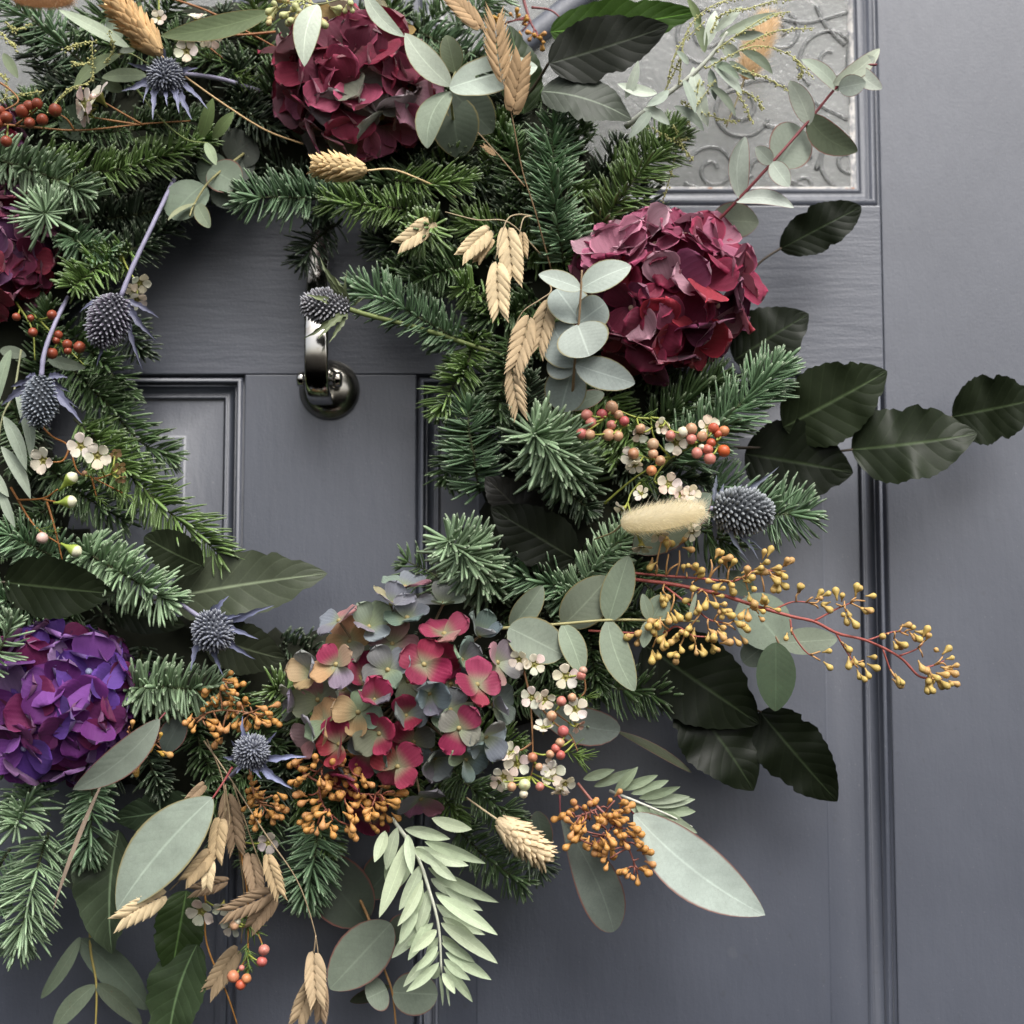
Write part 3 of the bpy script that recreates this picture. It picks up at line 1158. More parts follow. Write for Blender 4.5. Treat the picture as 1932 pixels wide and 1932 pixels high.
# ------------------------------------------------------------------ buds, seeds, wax flowers
g = Geo()
lathe(g, (0, 0, 0), (0, 0, 1), [(0, 0.06), (0.22, 0.08), (0.40, 0.14), (0.58, 0.23), (0.74, 0.27), (0.86, 0.23), (0.95, 0.13), (1.0, 0.03)], 8)
SEED = make_mesh('seed', np.concatenate(g.V), g.F, np.concatenate(g.T), M['seed'])
g = Geo()
lathe(g, (0, 0, 0), (0, 0, 1), [(0, 0.10), (0.10, 0.24), (0.28, 0.40), (0.52, 0.47), (0.76, 0.40), (0.90, 0.24), (0.96, 0.16), (1.0, 0.04)], 10)
BUD = make_mesh('bud', np.concatenate(g.V), g.F, np.concatenate(g.T), M['bud'])
g = Geo()
lathe(g, (0, 0, -1.1), (0, 0, 1), [(0, 0.07), (0.3, 0.11), (0.7, 0.30), (1.0, 0.46), (1.10, 0.48), (1.12, 0.42), (1.00, 0.34), (0.95, 0.16), (1.12, 0.07), (1.22, 0.03)], 10)
CUP = make_mesh('flower_cup', np.concatenate(g.V), g.F, np.concatenate(g.T), M['bead'])


def orient(pos, d, s, T):
    q = Vector(d).to_track_quat('Z', 'Y')
    return Matrix.Translation(Vector(pos) - origin(T)) @ q.to_matrix().to_4x4() @ Matrix.Rotation(random.uniform(0, 6.28), 4, 'Z') @ Matrix.Scale(s, 4)


def pxdir(dx, dy, dz):
    return norm(np.array([dx, -dz, -dy], float))


g = Geo()
lathe(g, (0, 0, 0), (0, 0, 1), [(0, 0.05), (0.2, 0.06), (0.4, 0.12), (0.55, 0.20), (0.70, 0.25), (0.8, 0.24), (0.90, 0.17), (1.0, 0.03)], 10)
nt = NT('green_bud_skin')
t, v, r = nt.tv()
nt.base(nt.mix(nt.ramp(t, 0.60, 0.72), nt.mix(nt.ramp(nt.noise(200, 2), 0.3, 0.7), (0.24, 0.33, 0.04), (0.34, 0.42, 0.08)), (0.62, 0.60, 0.42)))
nt.set(Roughness=0.45)
PEAR = make_mesh('bud', np.concatenate(g.V), g.F, np.concatenate(g.T), nt.m)


def pear_bud(T, x, y, h, size, d):
    s = size * U(h)
    dd = pxdir(*d)
    link('bud', PEAR, T, None, None, orient(np.array(P(x, y, h)) - dd * s * 0.6, dd, s, T))


def seeds(T, at, dxy, n, size, colr, spread=0.7, dz=0.3, name='seed'):
    """a tuft of n seeds at a twig's end"""
    p = np.array(P(*at))
    for i in range(n):
        d = norm(pxdir(dxy[0], dxy[1], dz) + rng.normal(size=3) * spread * 0.75)
        s = size * U(at[2]) * random.uniform(0.72, 1.18)
        link(name, SEED, T, colr, None, orient(p + d * s * 0.1 + rng.normal(size=3) * s * 0.22, d, s, T))


def bud(T, x, y, h, size, colr, d=None):
    s = size * U(h) * random.uniform(0.92, 1.08)
    d = norm(pxdir(*(d or (0, 0, 1))) + rng.normal(size=3) * 0.25)
    p = np.array(P(x, y, h)) - d * s * 0.5
    link('bud', BUD, T, colr, None, orient(p, d, s, T))


def wax_flower(T, x, y, h, size, d=(0, 0, 1), colr=(0.74, 0.67, 0.54), cup=(0.22, 0.20, 0.05), lift=0.38):
    """flower > cup (its own mesh) and five petals; size = petal length px"""
    s = size * 1.12 * U(h)
    dd = pxdir(*d)
    p = np.array(P(x, y, h))
    f = link('flower', CUP, T, cup, None, orient(p, dd, s, T))
    for k in range(5):
        pm = Matrix.Rotation(k * 2 * math.pi / 5 + random.uniform(-.1, .1), 4, 'Z') @ Matrix.Translation((0, 0.26, -0.02)) @ Matrix.Rotation(random.gauss(lift, 0.12), 4, 'X') @ Matrix.Scale(random.uniform(0.98, 1.14), 4)
        link('petal', random.choice(PETALS['white']), f, tuple(c * random.uniform(0.88, 1.05) for c in colr), None, pm)


def fine_leaves(T, pts, n, ln, colr=(0.10, 0.16, 0.035), name='fine_leaves'):
    """short needle leaves along a wax flower twig"""
    path = pxpath(pts, 6)
    g = Geo()
    for i in range(n):
        k = random.random() * (len(path) - 1)
        a = int(k)
        p = path[a] + (path[min(a + 1, len(path) - 1)] - path[a]) * (k - a)
        d, n0, s0 = frame_of(path[min(a + 1, len(path) - 1)] - path[max(a - 1, 0)])
        an = random.uniform(0, 6.28)
        dr = norm(d * random.uniform(0.3, 1.0) + (n0 * math.cos(an) + s0 * math.sin(an)) * 0.8)
        l_ = ln * U() * random.uniform(0.6, 1.2)
        tube(g, [p, p + dr * l_ * 0.5, p + dr * l_ + d * l_ * 0.1], 1.4 * U(), 0.5 * U(), 4)
    return g.build(name, M['stem'], T, colr, 'stuff')


def beaded(T, paths, colr=(0.50, 0.49, 0.20), step=6, size=3.6):
    """wattle sprays: thin threads set with tiny beads; one mesh of threads and one of beads"""
    gt, gb = Geo(), Geo()
    for pts in paths:
        p = pxpath(pts, 10)
        tube(gt, p, 1.4 * U(), 0.8 * U(), 5)
        for i in range(len(p) - 1):
            for k in range(2):
                q = p[i] + (p[i + 1] - p[i]) * random.random() + rng.normal(size=3) * 2.2 * U()
                s = size * U() * random.uniform(0.7, 1.2)
                lathe(gb, q - np.array([0, 0, s * 0.5]), rng.normal(size=3), [(0, s * 0.3), (s * 0.3, s * 0.5), (s * 0.7, s * 0.5), (s, s * 0.2)], 5)
    gt.build('thread', M['stem'], T, tuple(c * 0.8 for c in colr))
    gb.build('beads', M['bead'], T, colr, 'stuff')
# ------------------------------------------------------------------ the wreath's base and the fir that fills it
wb = thing('wreath_base', 'near-black moss ring that carries the wreath, its colour deepening the shade between the fir sprigs', 'wreath base', P(520, 770, 0))
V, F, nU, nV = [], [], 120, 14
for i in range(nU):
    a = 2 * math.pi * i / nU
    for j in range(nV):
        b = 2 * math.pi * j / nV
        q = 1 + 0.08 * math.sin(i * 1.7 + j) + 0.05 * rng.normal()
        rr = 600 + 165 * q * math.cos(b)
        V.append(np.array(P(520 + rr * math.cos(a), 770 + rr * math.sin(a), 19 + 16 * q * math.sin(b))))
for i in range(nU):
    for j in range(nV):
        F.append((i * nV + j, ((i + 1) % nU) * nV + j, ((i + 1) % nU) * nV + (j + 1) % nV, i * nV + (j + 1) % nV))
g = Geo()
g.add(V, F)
g.build('moss_ring', M['moss'], wb)  # near-black ring added to block light and darken the gaps

SECT = [(-45, 'right side of the wreath, beside the round burgundy hydrangea'), (20, 'lower right of the wreath, behind the yellow seeded sprays'),
        (65, 'bottom of the wreath, behind the two lower hydrangeas'), (120, 'lower left of the wreath, around the purple hydrangea'),
        (165, 'left side of the wreath, behind the blue thistles'), (225, 'top left of the wreath, behind the red berries'), (270, 'top of the wreath, behind the crimson and green hydrangea')]
GRP = {}
rf = random.Random(5)
cnt = 0
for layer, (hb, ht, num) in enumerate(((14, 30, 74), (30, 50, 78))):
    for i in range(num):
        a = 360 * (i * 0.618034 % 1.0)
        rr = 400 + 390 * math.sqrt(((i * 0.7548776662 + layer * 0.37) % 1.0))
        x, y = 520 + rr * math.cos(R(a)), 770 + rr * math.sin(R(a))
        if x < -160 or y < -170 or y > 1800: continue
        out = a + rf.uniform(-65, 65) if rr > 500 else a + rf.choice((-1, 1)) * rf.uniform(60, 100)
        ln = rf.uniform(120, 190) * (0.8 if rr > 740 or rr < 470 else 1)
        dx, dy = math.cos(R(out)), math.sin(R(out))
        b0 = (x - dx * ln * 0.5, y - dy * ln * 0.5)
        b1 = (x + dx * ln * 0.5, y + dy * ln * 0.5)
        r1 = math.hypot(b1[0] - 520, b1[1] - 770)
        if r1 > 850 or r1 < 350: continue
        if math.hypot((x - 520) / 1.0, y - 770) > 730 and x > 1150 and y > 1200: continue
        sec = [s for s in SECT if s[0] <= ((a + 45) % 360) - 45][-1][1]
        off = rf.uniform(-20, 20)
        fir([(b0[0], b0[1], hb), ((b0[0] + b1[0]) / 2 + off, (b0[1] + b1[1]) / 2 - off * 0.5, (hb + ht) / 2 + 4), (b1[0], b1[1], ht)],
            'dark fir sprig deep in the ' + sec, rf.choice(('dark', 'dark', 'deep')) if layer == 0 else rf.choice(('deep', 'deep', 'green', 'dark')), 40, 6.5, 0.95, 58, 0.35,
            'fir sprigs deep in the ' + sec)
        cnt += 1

# fir sprigs one can point at
FIRS = [
 ([(-60, 290, 60), (40, 315, 70), (120, 345, 74), (168, 372, 70)], 'pale fir sprig at the left edge with drooping needles, under the red berries', 'pale', 50, 7.5, 1.0, 58, 0.5),
 ([(60, 300, 58), (180, 325, 66), (290, 300, 66), (385, 262, 60)], 'green fir sprig lying level above the inner hole, top left', 'green', 44, 7, 1.15, 58, 0.4),
 ([(150, 250, 52), (260, 245, 58), (370, 225, 58)], 'fir sprig just under the topmost blue thistle', 'deep', 40, 6.5, 1.0, 58, 0.4),
 ([(170, 130, 46), (100, 70, 56), (20, 5, 60), (-40, -40, 60)], 'blurred blue-green fir sprig in the top left corner', 'blue', 50, 7, 1.0, 60, 0.6),
 ([(330, -30, 45), (230, 20, 52), (150, 60, 52)], 'fir sprig behind the peach grass head at the top', 'deep', 42, 7, 0.9, 58, 0.5),
 ([(108, 430, 30), (94, 415, 66), (84, 402, 100)], 'starry pale fir tip beside the crimson hydrangea at the left edge', 'pale', 58, 6.5, 0.9, 74, 0.0),
 ([(110, 430, 48), (160, 465, 58), (205, 480, 58)], 'fir sprig between the left crimson hydrangea and the slanting lilac stem', 'blue', 42, 6.5, 1.0, 58, 0.4),
 ([(250, 470, 44), (190, 500, 60), (140, 540, 78)], 'bright green fir tip above the egg-shaped thistle on the left', 'green', 44, 6.5, 0.9, 62, 0.3),
 ([(650, 372, 46), (580, 374, 60), (520, 372, 68), (462, 376, 66)], 'blue-green fir sprig pointing left into the hole above the knocker', 'blue', 50, 7.5, 1.2, 60, 0.45),
 ([(800, 408, 48), (740, 392, 60), (670, 386, 66), (620, 382, 64)], 'fir sprig under the cream grass head, pointing left', 'green', 46, 7, 1.1, 58, 0.45),
 ([(740, 340, 56), (800, 346, 72), (868, 345, 82)], 'bright fir tip fanning right beside the cream grass stem', 'green', 50, 6, 0.7, 40, 0.3),
 ([(770, 465, 36), (795, 445, 68), (815, 425, 98)], 'fir tip pointing out between the two left oat spikelets', 'green', 46, 7, 0.9, 62, 0.2),
 ([(1065, 500, 52), (1050, 420, 66), (1042, 330, 72), (1045, 238, 68)], 'upright fir sprig under the dark leaves at top right', 'blue', 52, 7, 1.35, 62, 0.5),
 ([(1000, 420, 42), (980, 340, 50), (960, 262, 52)], 'fir sprig behind the long oat stem', 'deep', 46, 7, 1.0, 58, 0.5),
 ([(1120, 440, 46), (1180, 360, 60), (1230, 300, 62), (1272, 252, 56)], 'fir sprig slanting up to the glass pane above the round burgundy hydrangea', 'green', 52, 7, 1.25, 58, 0.55),
 ([(1150, 340, 40), (1210, 290, 48), (1265, 245, 50)], 'yellow-green fir tip beside the glass at top right', 'green', 44, 6.5, 0.9, 50, 0.5),
 ([(870, 645, 50), (800, 605, 64), (740, 570, 68), (678, 545, 62)], 'fir sprig along the green thistle stem, pointing left to the knocker', 'blue', 48, 7.5, 1.2, 60, 0.5),
 ([(900, 500, 42), (840, 510, 54), (780, 530, 58)], 'fir sprig above the green thistle stem', 'deep', 46, 7, 1.1, 60, 0.4),
 ([(950, 600, 40), (910, 560, 52), (870, 540, 66)], 'fir tip under the drooping oat spikelets', 'green', 44, 7, 1.0, 62, 0.3),
 ([(900, 620, 40), (880, 690, 52), (850, 735, 54), (832, 775, 50)], 'fir sprig hanging at the right edge of the hole', 'green', 46, 7, 1.2, 60, 0.4),
 ([(960, 640, 42), (950, 720, 54), (935, 790, 56)], 'dark fir sprig left of the long drooping oat spikelet', 'deep', 46, 7, 1.1, 60, 0.4),
 ([(905, 930, 44), (895, 870, 56), (885, 810, 60), (884, 770, 56)], 'blue fir sprig standing at the right edge of the hole', 'blue', 54, 7, 1.2, 68, 0.6),
 ([(1100, 920, 24), (1070, 885, 54), (1036, 845, 84), (1006, 818, 108)], 'large pale fir tip pointing out in the middle of the right side', 'pale', 76, 7.5, 1.25, 62, 0.15),
 ([(1180, 860, 40), (1140, 830, 54), (1100, 790, 60)], 'fir sprig behind the pink wax flower buds', 'green', 58, 7, 1.0, 55, 0.4),
 ([(930, 1110, 30), (905, 1075, 60), (875, 1045, 86), (846, 1020, 104)], 'pale fir tip pointing out at the lower right edge of the hole', 'pale', 66, 7.5, 1.4, 62, 0.15),
 ([(1190, 1150, 44), (1110, 1125, 60), (1030, 1100, 66), (962, 1080, 62)], 'fir sprig lying level below the two dark leaves', 'blue', 52, 7.5, 1.1, 52, 0.5),
 ([(1040, 1170, 54), (1090, 1110, 68), (1140, 1050, 74), (1180, 1010, 72)], 'fir sprig slanting up to the cream bunny tail', 'pale', 46, 7.5, 1.2, 58, 0.5),
 ([(860, 1120, 40), (820, 1085, 46), (770, 1060, 44)], 'small sparse fir tip over the lower edge of the hole', 'deep', 42, 6, 0.6, 60, 0.4),
 ([(1255, 880, 52), (1330, 820, 66), (1400, 760, 72), (1466, 694, 66)], 'blue fir sprig rising right under the round burgundy hydrangea', 'blue', 62, 7.5, 1.3, 48, 0.55),
 ([(1220, 820, 40), (1280, 770, 52), (1350, 720, 52)], 'fir sprig in the shade under the round burgundy hydrangea', 'deep', 62, 7.5, 1.1, 45, 0.5),
 ([(1300, 905, 44), (1380, 935, 54), (1450, 968, 58), (1520, 968, 54)], 'fir sprig behind the thistle at the right edge', 'blue', 62, 7.5, 1.05, 66, 0.65),
 ([(1230, 960, 40), (1300, 990, 50), (1380, 1030, 50)], 'fir sprig below the cream bunny tail', 'deep', 54, 7, 1.0, 60, 0.5),
 ([(120, 680, 36), (200, 760, 44), (260, 830, 46), (318, 860, 40)], 'dark fir sprig against the small door panel', 'deep', 52, 6.5, 1.1, 52, 0.5),
 ([(140, 790, 46), (220, 870, 58), (300, 950, 60), (375, 1010, 54), (418, 1050, 50)], 'long fir sprig along the lower left edge of the hole', 'green', 58, 7, 1.1, 50, 0.6),
 ([(90, 880, 42), (150, 930, 54), (230, 980, 54)], 'fir sprig behind the white wax flowers on the left', 'deep', 48, 7, 1.0, 55, 0.4),
 ([(150, 1035, 62), (210, 1070, 78), (270, 1105, 82), (318, 1135, 80)], 'stout pale blue fir sprig beside the dark leaf above the purple hydrangea', 'pale', 52, 8, 1.5, 62, 0.4),
 ([(120, 1060, 46), (70, 1035, 66), (20, 1010, 76)], 'blue fir sprig at the left edge above the dark leaf', 'blue', 50, 7, 1.0, 58, 0.4),
 ([(90, 1120, 46), (40, 1140, 62), (0, 1130, 76)], 'fir sprig at the left edge above the purple hydrangea', 'blue', 54, 7, 0.9, 55, 0.4),
 ([(-30, 1260, 110), (0, 1225, 116), (20, 1180, 118)], 'fir tip overhanging the left side of the purple hydrangea', 'pale', 46, 6.5, 0.7, 55, 0.3),
 ([(240, 1300, 60), (300, 1296, 74), (360, 1300, 78), (412, 1300, 76)], 'pale fir sprig right of the purple hydrangea', 'pale', 50, 8, 1.4, 62, 0.45),
 ([(600, 1360, 44), (560, 1325, 62), (520, 1300, 76)], 'fir tip left of the pink and green hydrangea', 'green', 52, 7, 1.0, 60, 0.3),
 ([(600, 1530, 48), (598, 1590, 58), (588, 1640, 58), (575, 1692, 52)], 'fir sprig hanging below the orange seed cluster', 'blue', 52, 7.5, 1.4, 58, 0.6),
 ([(520, 1500, 38), (500, 1560, 46), (480, 1620, 46)], 'fir sprig behind the brown oat spikelets', 'deep', 46, 7, 1.0, 58, 0.5),
 ([(175, 1475, 50), (172, 1520, 62), (170, 1570, 64), (162, 1610, 60)], 'short fir sprig hanging under the purple hydrangea', 'blue', 48, 7.5, 1.4, 56, 0.55),
 ([(60, 1480, 48), (50, 1520, 66), (30, 1555, 82)], 'starry fir tip at the left edge below the purple hydrangea', 'pale', 52, 7, 0.9, 62, 0.3),
 ([(92, 1570, 48), (70, 1640, 58), (52, 1710, 58), (32, 1782, 50)], 'long fir sprig hanging in the lower left corner', 'pale', 56, 7, 1.15, 58, 0.6),
 ([(20, 1600, 40), (-10, 1650, 48), (-30, 1700, 48)], 'fir sprig cut by the left edge, below the starry tip', 'blue', 52, 7, 1.0, 58, 0.5),
 ([(840, 1440, 50), (880, 1480, 64), (930, 1515, 66), (968, 1545, 60)], 'curly fir sprig under the pink and green hydrangea', 'deep', 40, 6, 1.2, 60, 0.5),
 ([(860, 1560, 30), (920, 1620, 38), (985, 1665, 38)], 'dark fir sprig behind the pale hanging willow leaves', 'deep', 44, 7, 1.1, 58, 0.5),
 ([(940, 1540, 30), (985, 1590, 38), (1020, 1640, 36)], 'dark fir sprig behind the lower cream grass head', 'dark', 42, 7, 1.1, 58, 0.5),
 ([(1100, 1280, 34), (1170, 1300, 44), (1250, 1312, 42)], 'fir sprig in the shade right of the white wax flowers', 'deep', 48, 7, 1.1, 60, 0.5),
 ([(860, 60, 36), (900, 20, 44), (950, -30, 46)], 'soft blue fir sprig at the top beside the oat spikelet', 'pale', 48, 6.5, 1.1, 62, 0.5),
 ([(790, 60, 36), (850, 90, 44), (930, 110, 44)], 'fir sprig behind the pale eucalyptus leaves at the top', 'blue', 46, 6.5, 1.0, 62, 0.5),
 ([(420, 190, 40), (470, 215, 48), (520, 245, 46)], 'fir sprig left of the crimson and green hydrangea', 'dark', 44, 6.5, 1.1, 58, 0.4),
 ([(480, 130, 40), (430, 120, 48), (380, 110, 50)], 'fir sprig behind the small white flower at the top', 'deep', 42, 6, 0.9, 58, 0.4),
 ([(800, 280, 40), (860, 320, 48), (920, 350, 46)], 'dark fir sprig right of the crimson and green hydrangea', 'dark', 46, 7, 1.1, 58, 0.4),
]
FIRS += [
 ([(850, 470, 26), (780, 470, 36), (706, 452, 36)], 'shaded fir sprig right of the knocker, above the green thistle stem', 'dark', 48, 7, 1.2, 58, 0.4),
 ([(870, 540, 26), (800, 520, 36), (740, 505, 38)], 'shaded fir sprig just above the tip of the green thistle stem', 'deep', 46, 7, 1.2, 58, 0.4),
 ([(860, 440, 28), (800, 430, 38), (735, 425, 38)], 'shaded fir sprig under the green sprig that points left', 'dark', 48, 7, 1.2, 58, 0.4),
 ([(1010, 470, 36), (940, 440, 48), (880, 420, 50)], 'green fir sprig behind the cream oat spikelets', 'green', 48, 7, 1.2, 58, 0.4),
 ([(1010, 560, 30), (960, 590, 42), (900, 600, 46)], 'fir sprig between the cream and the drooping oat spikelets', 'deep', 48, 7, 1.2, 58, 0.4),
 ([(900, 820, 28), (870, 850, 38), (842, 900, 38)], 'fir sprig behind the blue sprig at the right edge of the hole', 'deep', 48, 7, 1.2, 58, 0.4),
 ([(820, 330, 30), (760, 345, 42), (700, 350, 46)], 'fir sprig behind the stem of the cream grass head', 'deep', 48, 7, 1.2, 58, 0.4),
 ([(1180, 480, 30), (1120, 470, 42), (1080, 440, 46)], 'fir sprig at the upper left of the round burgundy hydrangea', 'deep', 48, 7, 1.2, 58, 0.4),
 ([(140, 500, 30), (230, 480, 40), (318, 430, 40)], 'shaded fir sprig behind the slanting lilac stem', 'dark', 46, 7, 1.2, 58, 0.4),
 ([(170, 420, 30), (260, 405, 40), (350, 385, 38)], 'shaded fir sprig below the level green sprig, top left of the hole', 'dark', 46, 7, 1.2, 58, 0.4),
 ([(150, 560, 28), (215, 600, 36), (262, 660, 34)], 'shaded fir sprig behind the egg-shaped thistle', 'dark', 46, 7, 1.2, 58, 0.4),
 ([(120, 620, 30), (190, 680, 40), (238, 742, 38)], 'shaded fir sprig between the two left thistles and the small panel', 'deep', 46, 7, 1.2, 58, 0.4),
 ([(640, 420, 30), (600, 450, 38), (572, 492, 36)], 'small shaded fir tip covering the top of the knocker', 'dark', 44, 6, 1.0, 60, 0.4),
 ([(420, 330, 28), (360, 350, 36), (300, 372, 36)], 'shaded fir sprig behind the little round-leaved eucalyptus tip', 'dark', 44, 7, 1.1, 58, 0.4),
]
for q in FIRS:
    fir(q[0], q[1], q[2], q[3], q[4], q[5], q[6], q[7])
print('firs', cnt + len(FIRS))

# ------------------------------------------------------------------ dark glossy leaves
DK, DK2 = (0.009, 0.013, 0.006), (0.014, 0.020, 0.009)


def dark(label, leaves, stems=(), name='dark_leaf_sprig'):
    T = thing(name, label, 'leaf sprig', P(*leaves[0][0]))
    for s in stems: stem(T, s[0], s[1], s[1] * 0.8, (0.06, 0.045, 0.03))
    for lf in leaves:
        b, t, w, c = lf[:4]
        kw = dict(shape='beech', serr=0.045, nserr=12, ruff=0.075, nt_=40, nv=8, cup=0.08)
        kw.update(lf[4] if len(lf) > 4 else {})
        leaf(T, b, t, w, c, 'beech', vary=0.25, **kw)
    return T


dark('spray of four dark serrated leaves reaching out to the right edge', [
    ((1478, 806, 44), (1674, 700, 52), 152, DK2, dict(bend=0.06, roll=8)),
    ((1606, 848, 40), (1844, 818, 56), 155, DK2, dict(bend=0.10, roll=-14, ruff=0.16, side=0.05)),
    ((1796, 786, 44), (1962, 752, 46), 132, DK2, dict(roll=10, bend=0.04, ruff=0.12)),
    ((1405, 856, 34), (1610, 892, 42), 158, DK, dict(bend=0.05, roll=4))],
    [([(1380, 845, 34), (1480, 845, 38), (1560, 852, 40), (1612, 848, 40)], 3.2), ([(1700, 842, 44), (1796, 786, 44)], 2.5)])
dark('dark leaf peeping out behind the right side of the burgundy hydrangea', [((1385, 680, 34), (1526, 592, 44), 128, DK, dict(roll=-10))])
dark('single dark crinkled leaf on a thin stalk above the right hydrangea', [((1472, 470, 38), (1625, 390, 46), 88, DK, dict(bend=0.07, roll=5, ruff=0.14, shape='oval', serr=0.05))],
     [([(1400, 528, 40), (1440, 490, 40), (1474, 468, 38)], 3.0)])
dark('drooping spray of three dark toothed leaves at lower right', [
    ((1215, 1215, 42), (1432, 1366, 46), 165, DK, dict(roll=4, bend=0.05)),
    ((1292, 1312, 34), (1422, 1492, 40), 150, DK, dict(roll=-14, ruff=0.12)),
    ((1434, 1342, 38), (1580, 1512, 40), 122, DK, dict(roll=12, ruff=0.10))],
    [([(1190, 1180, 36), (1300, 1270, 40), (1436, 1344, 38)], 3.0)])
dark('pair of nearly black leaves beside the lower pale fir tip', [
    ((1015, 1000, 66), (915, 900, 74), 96, (0.008, 0.008, 0.006), dict(roll=10, serr=0.06)),
    ((1085, 1055, 72), (926, 958, 80), 112, (0.011, 0.014, 0.008), dict(roll=-5))])
dark('spray of large dark leaves above the upright fir sprig at the top right', [
    ((1035, 120, 84), (1262, 48, 90), 122, (0.010, 0.012, 0.008), dict(bend=-0.04, roll=6)),
    ((1038, 60, 70), (1318, 22, 80), 96, (0.035, 0.075, 0.012), dict(roll=10, bend=-0.05)),  # lit green put into this leaf's colour
    ((1022, 172, 78), (1192, 226, 76), 106, (0.058, 0.068, 0.052), dict(roll=-18, ruff=0.10, bend=0.10)),  # grey sheen put into this leaf's colour
    ((988, 215, 56), (962, 48, 62), 92, (0.022, 0.035, 0.014), dict(roll=20))],
    [([(985, 190, 56), (1010, 160, 66), (1036, 118, 82)], 3.5)])
dark('dark leaf with a yellow spot above the purple hydrangea', [((8, 1098, 84), (216, 1120, 92), 118, DK2, dict(roll=8, bend=0.02, cup=0.15))],
     [([(-20, 1100, 80), (10, 1098, 84)], 2.5)])
dark('small dark leaf at the lower left edge of the hole', [((382, 1068, 66), (272, 1012, 72), 86, (0.015, 0.020, 0.010), dict(roll=-10, shape='oval'))])
dark('large leaf with a painted grey sheen lying along the bottom of the hole', [((318, 1128, 48), (618, 1082, 56), 132, (0.060, 0.072, 0.045), dict(roll=-10, bend=0.05, ruff=0.10, nserr=14))],  # greyish sheen painted as the leaf's base colour
     [([(240, 1140, 46), (318, 1128, 48)], 3)])
dark('dark leaf under the lower right thistle, left of the pink and green hydrangea', [((388, 1196, 46), (540, 1244, 52), 108, (0.030, 0.036, 0.022), dict(roll=12))])
dark('dark leaf in the shade between the pale fir sprig and the purple hydrangea', [((212, 1150, 50), (350, 1180, 52), 66, DK, dict(roll=0))])
dark('dark green leaf behind the big grey eucalyptus blade, just under the purple hydrangea', [((366, 1516, 42), (214, 1545, 46), 78, (0.026, 0.040, 0.022), dict(roll=-8))])
dark('folded dark green leaf hanging below the big grey eucalyptus blade', [
    ((224, 1566, 46), (212, 1800, 46), 118, (0.045, 0.062, 0.036), dict(cup=0.55, roll=16, ruff=0.1, nserr=11))])
dark('two dark green leaves hanging at the bottom beside the brown oats', [
    ((352, 1680, 40), (322, 1845, 42), 92, (0.026, 0.045, 0.014), dict(roll=-12, nserr=11)),
    ((372, 1782, 46), (318, 2010, 50), 120, (0.040, 0.062, 0.028), dict(roll=22, nserr=12, cup=0.2, side=0.05))])

# ------------------------------------------------------------------ eucalyptus
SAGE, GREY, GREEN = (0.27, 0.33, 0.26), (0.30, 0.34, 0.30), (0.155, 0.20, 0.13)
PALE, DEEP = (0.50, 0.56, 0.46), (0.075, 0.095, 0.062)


def euc(label, leaves, stems=(), name='eucalyptus_sprig', mat='waxy'):
    T = thing(name, label, 'eucalyptus sprig', P(*(stems[0][0][0] if stems else leaves[0][0])))
    for s in stems: stem(T, s[0], s[1], s[1] * 0.65, s[2])
    for lf in leaves:
        b, t, w, c = lf[:4]
        kw = dict(shape='oval')
        kw.update(lf[4] if len(lf) > 4 else {})
        m = kw.pop('mat', mat)
        leaf(T, b, t, w, c, m, **kw)
    return T


RD, TAN, YEL = (0.16, 0.035, 0.04), (0.24, 0.13, 0.07), (0.34, 0.30, 0.11)
euc('silver-dollar eucalyptus sprig hanging over the left side of the round burgundy hydrangea', [
    ((1096, 545, 122), (1016, 518, 128), 44, (0.44, 0.50, 0.44), dict(roll=20, cup=0.2)),
    ((1096, 545, 122), (1191, 502, 128), 62, (0.44, 0.50, 0.44), dict(roll=-14, cup=0.16)),
    ((1095, 608, 112), (1050, 545, 104), 84, (0.30, 0.35, 0.32), dict(shape='round', roll=14)),
    ((1092, 608, 113), (1142, 572, 106), 66, (0.30, 0.35, 0.32), dict(shape='round')),
    ((1090, 612, 118), (1112, 672, 126), 104, (0.42, 0.47, 0.42), dict(shape='round', roll=8, cup=0.1)),
    ((1086, 690, 112), (1040, 612, 106), 86, (0.26, 0.30, 0.28), dict(shape='round', roll=-12)),
    ((1086, 688, 116), (1198, 724, 122), 62, (0.36, 0.41, 0.38), dict(roll=10)),
    ((1084, 700, 108), (1036, 676, 102), 62, (0.28, 0.32, 0.30), dict(shape='round')),
    ((1082, 695, 100), (1058, 776, 92), 86, (0.26, 0.30, 0.28), dict(shape='round', roll=18)),
    ((1140, 742, 82), (1070, 772, 80), 36, (0.12, 0.15, 0.11), dict(mat='waxy_red'))],
    [([(1078, 772, 88), (1084, 690, 112), (1092, 610, 118), (1096, 548, 122), (1098, 510, 122)], 3.2, (0.24, 0.16, 0.09))], mat='waxy_gold')
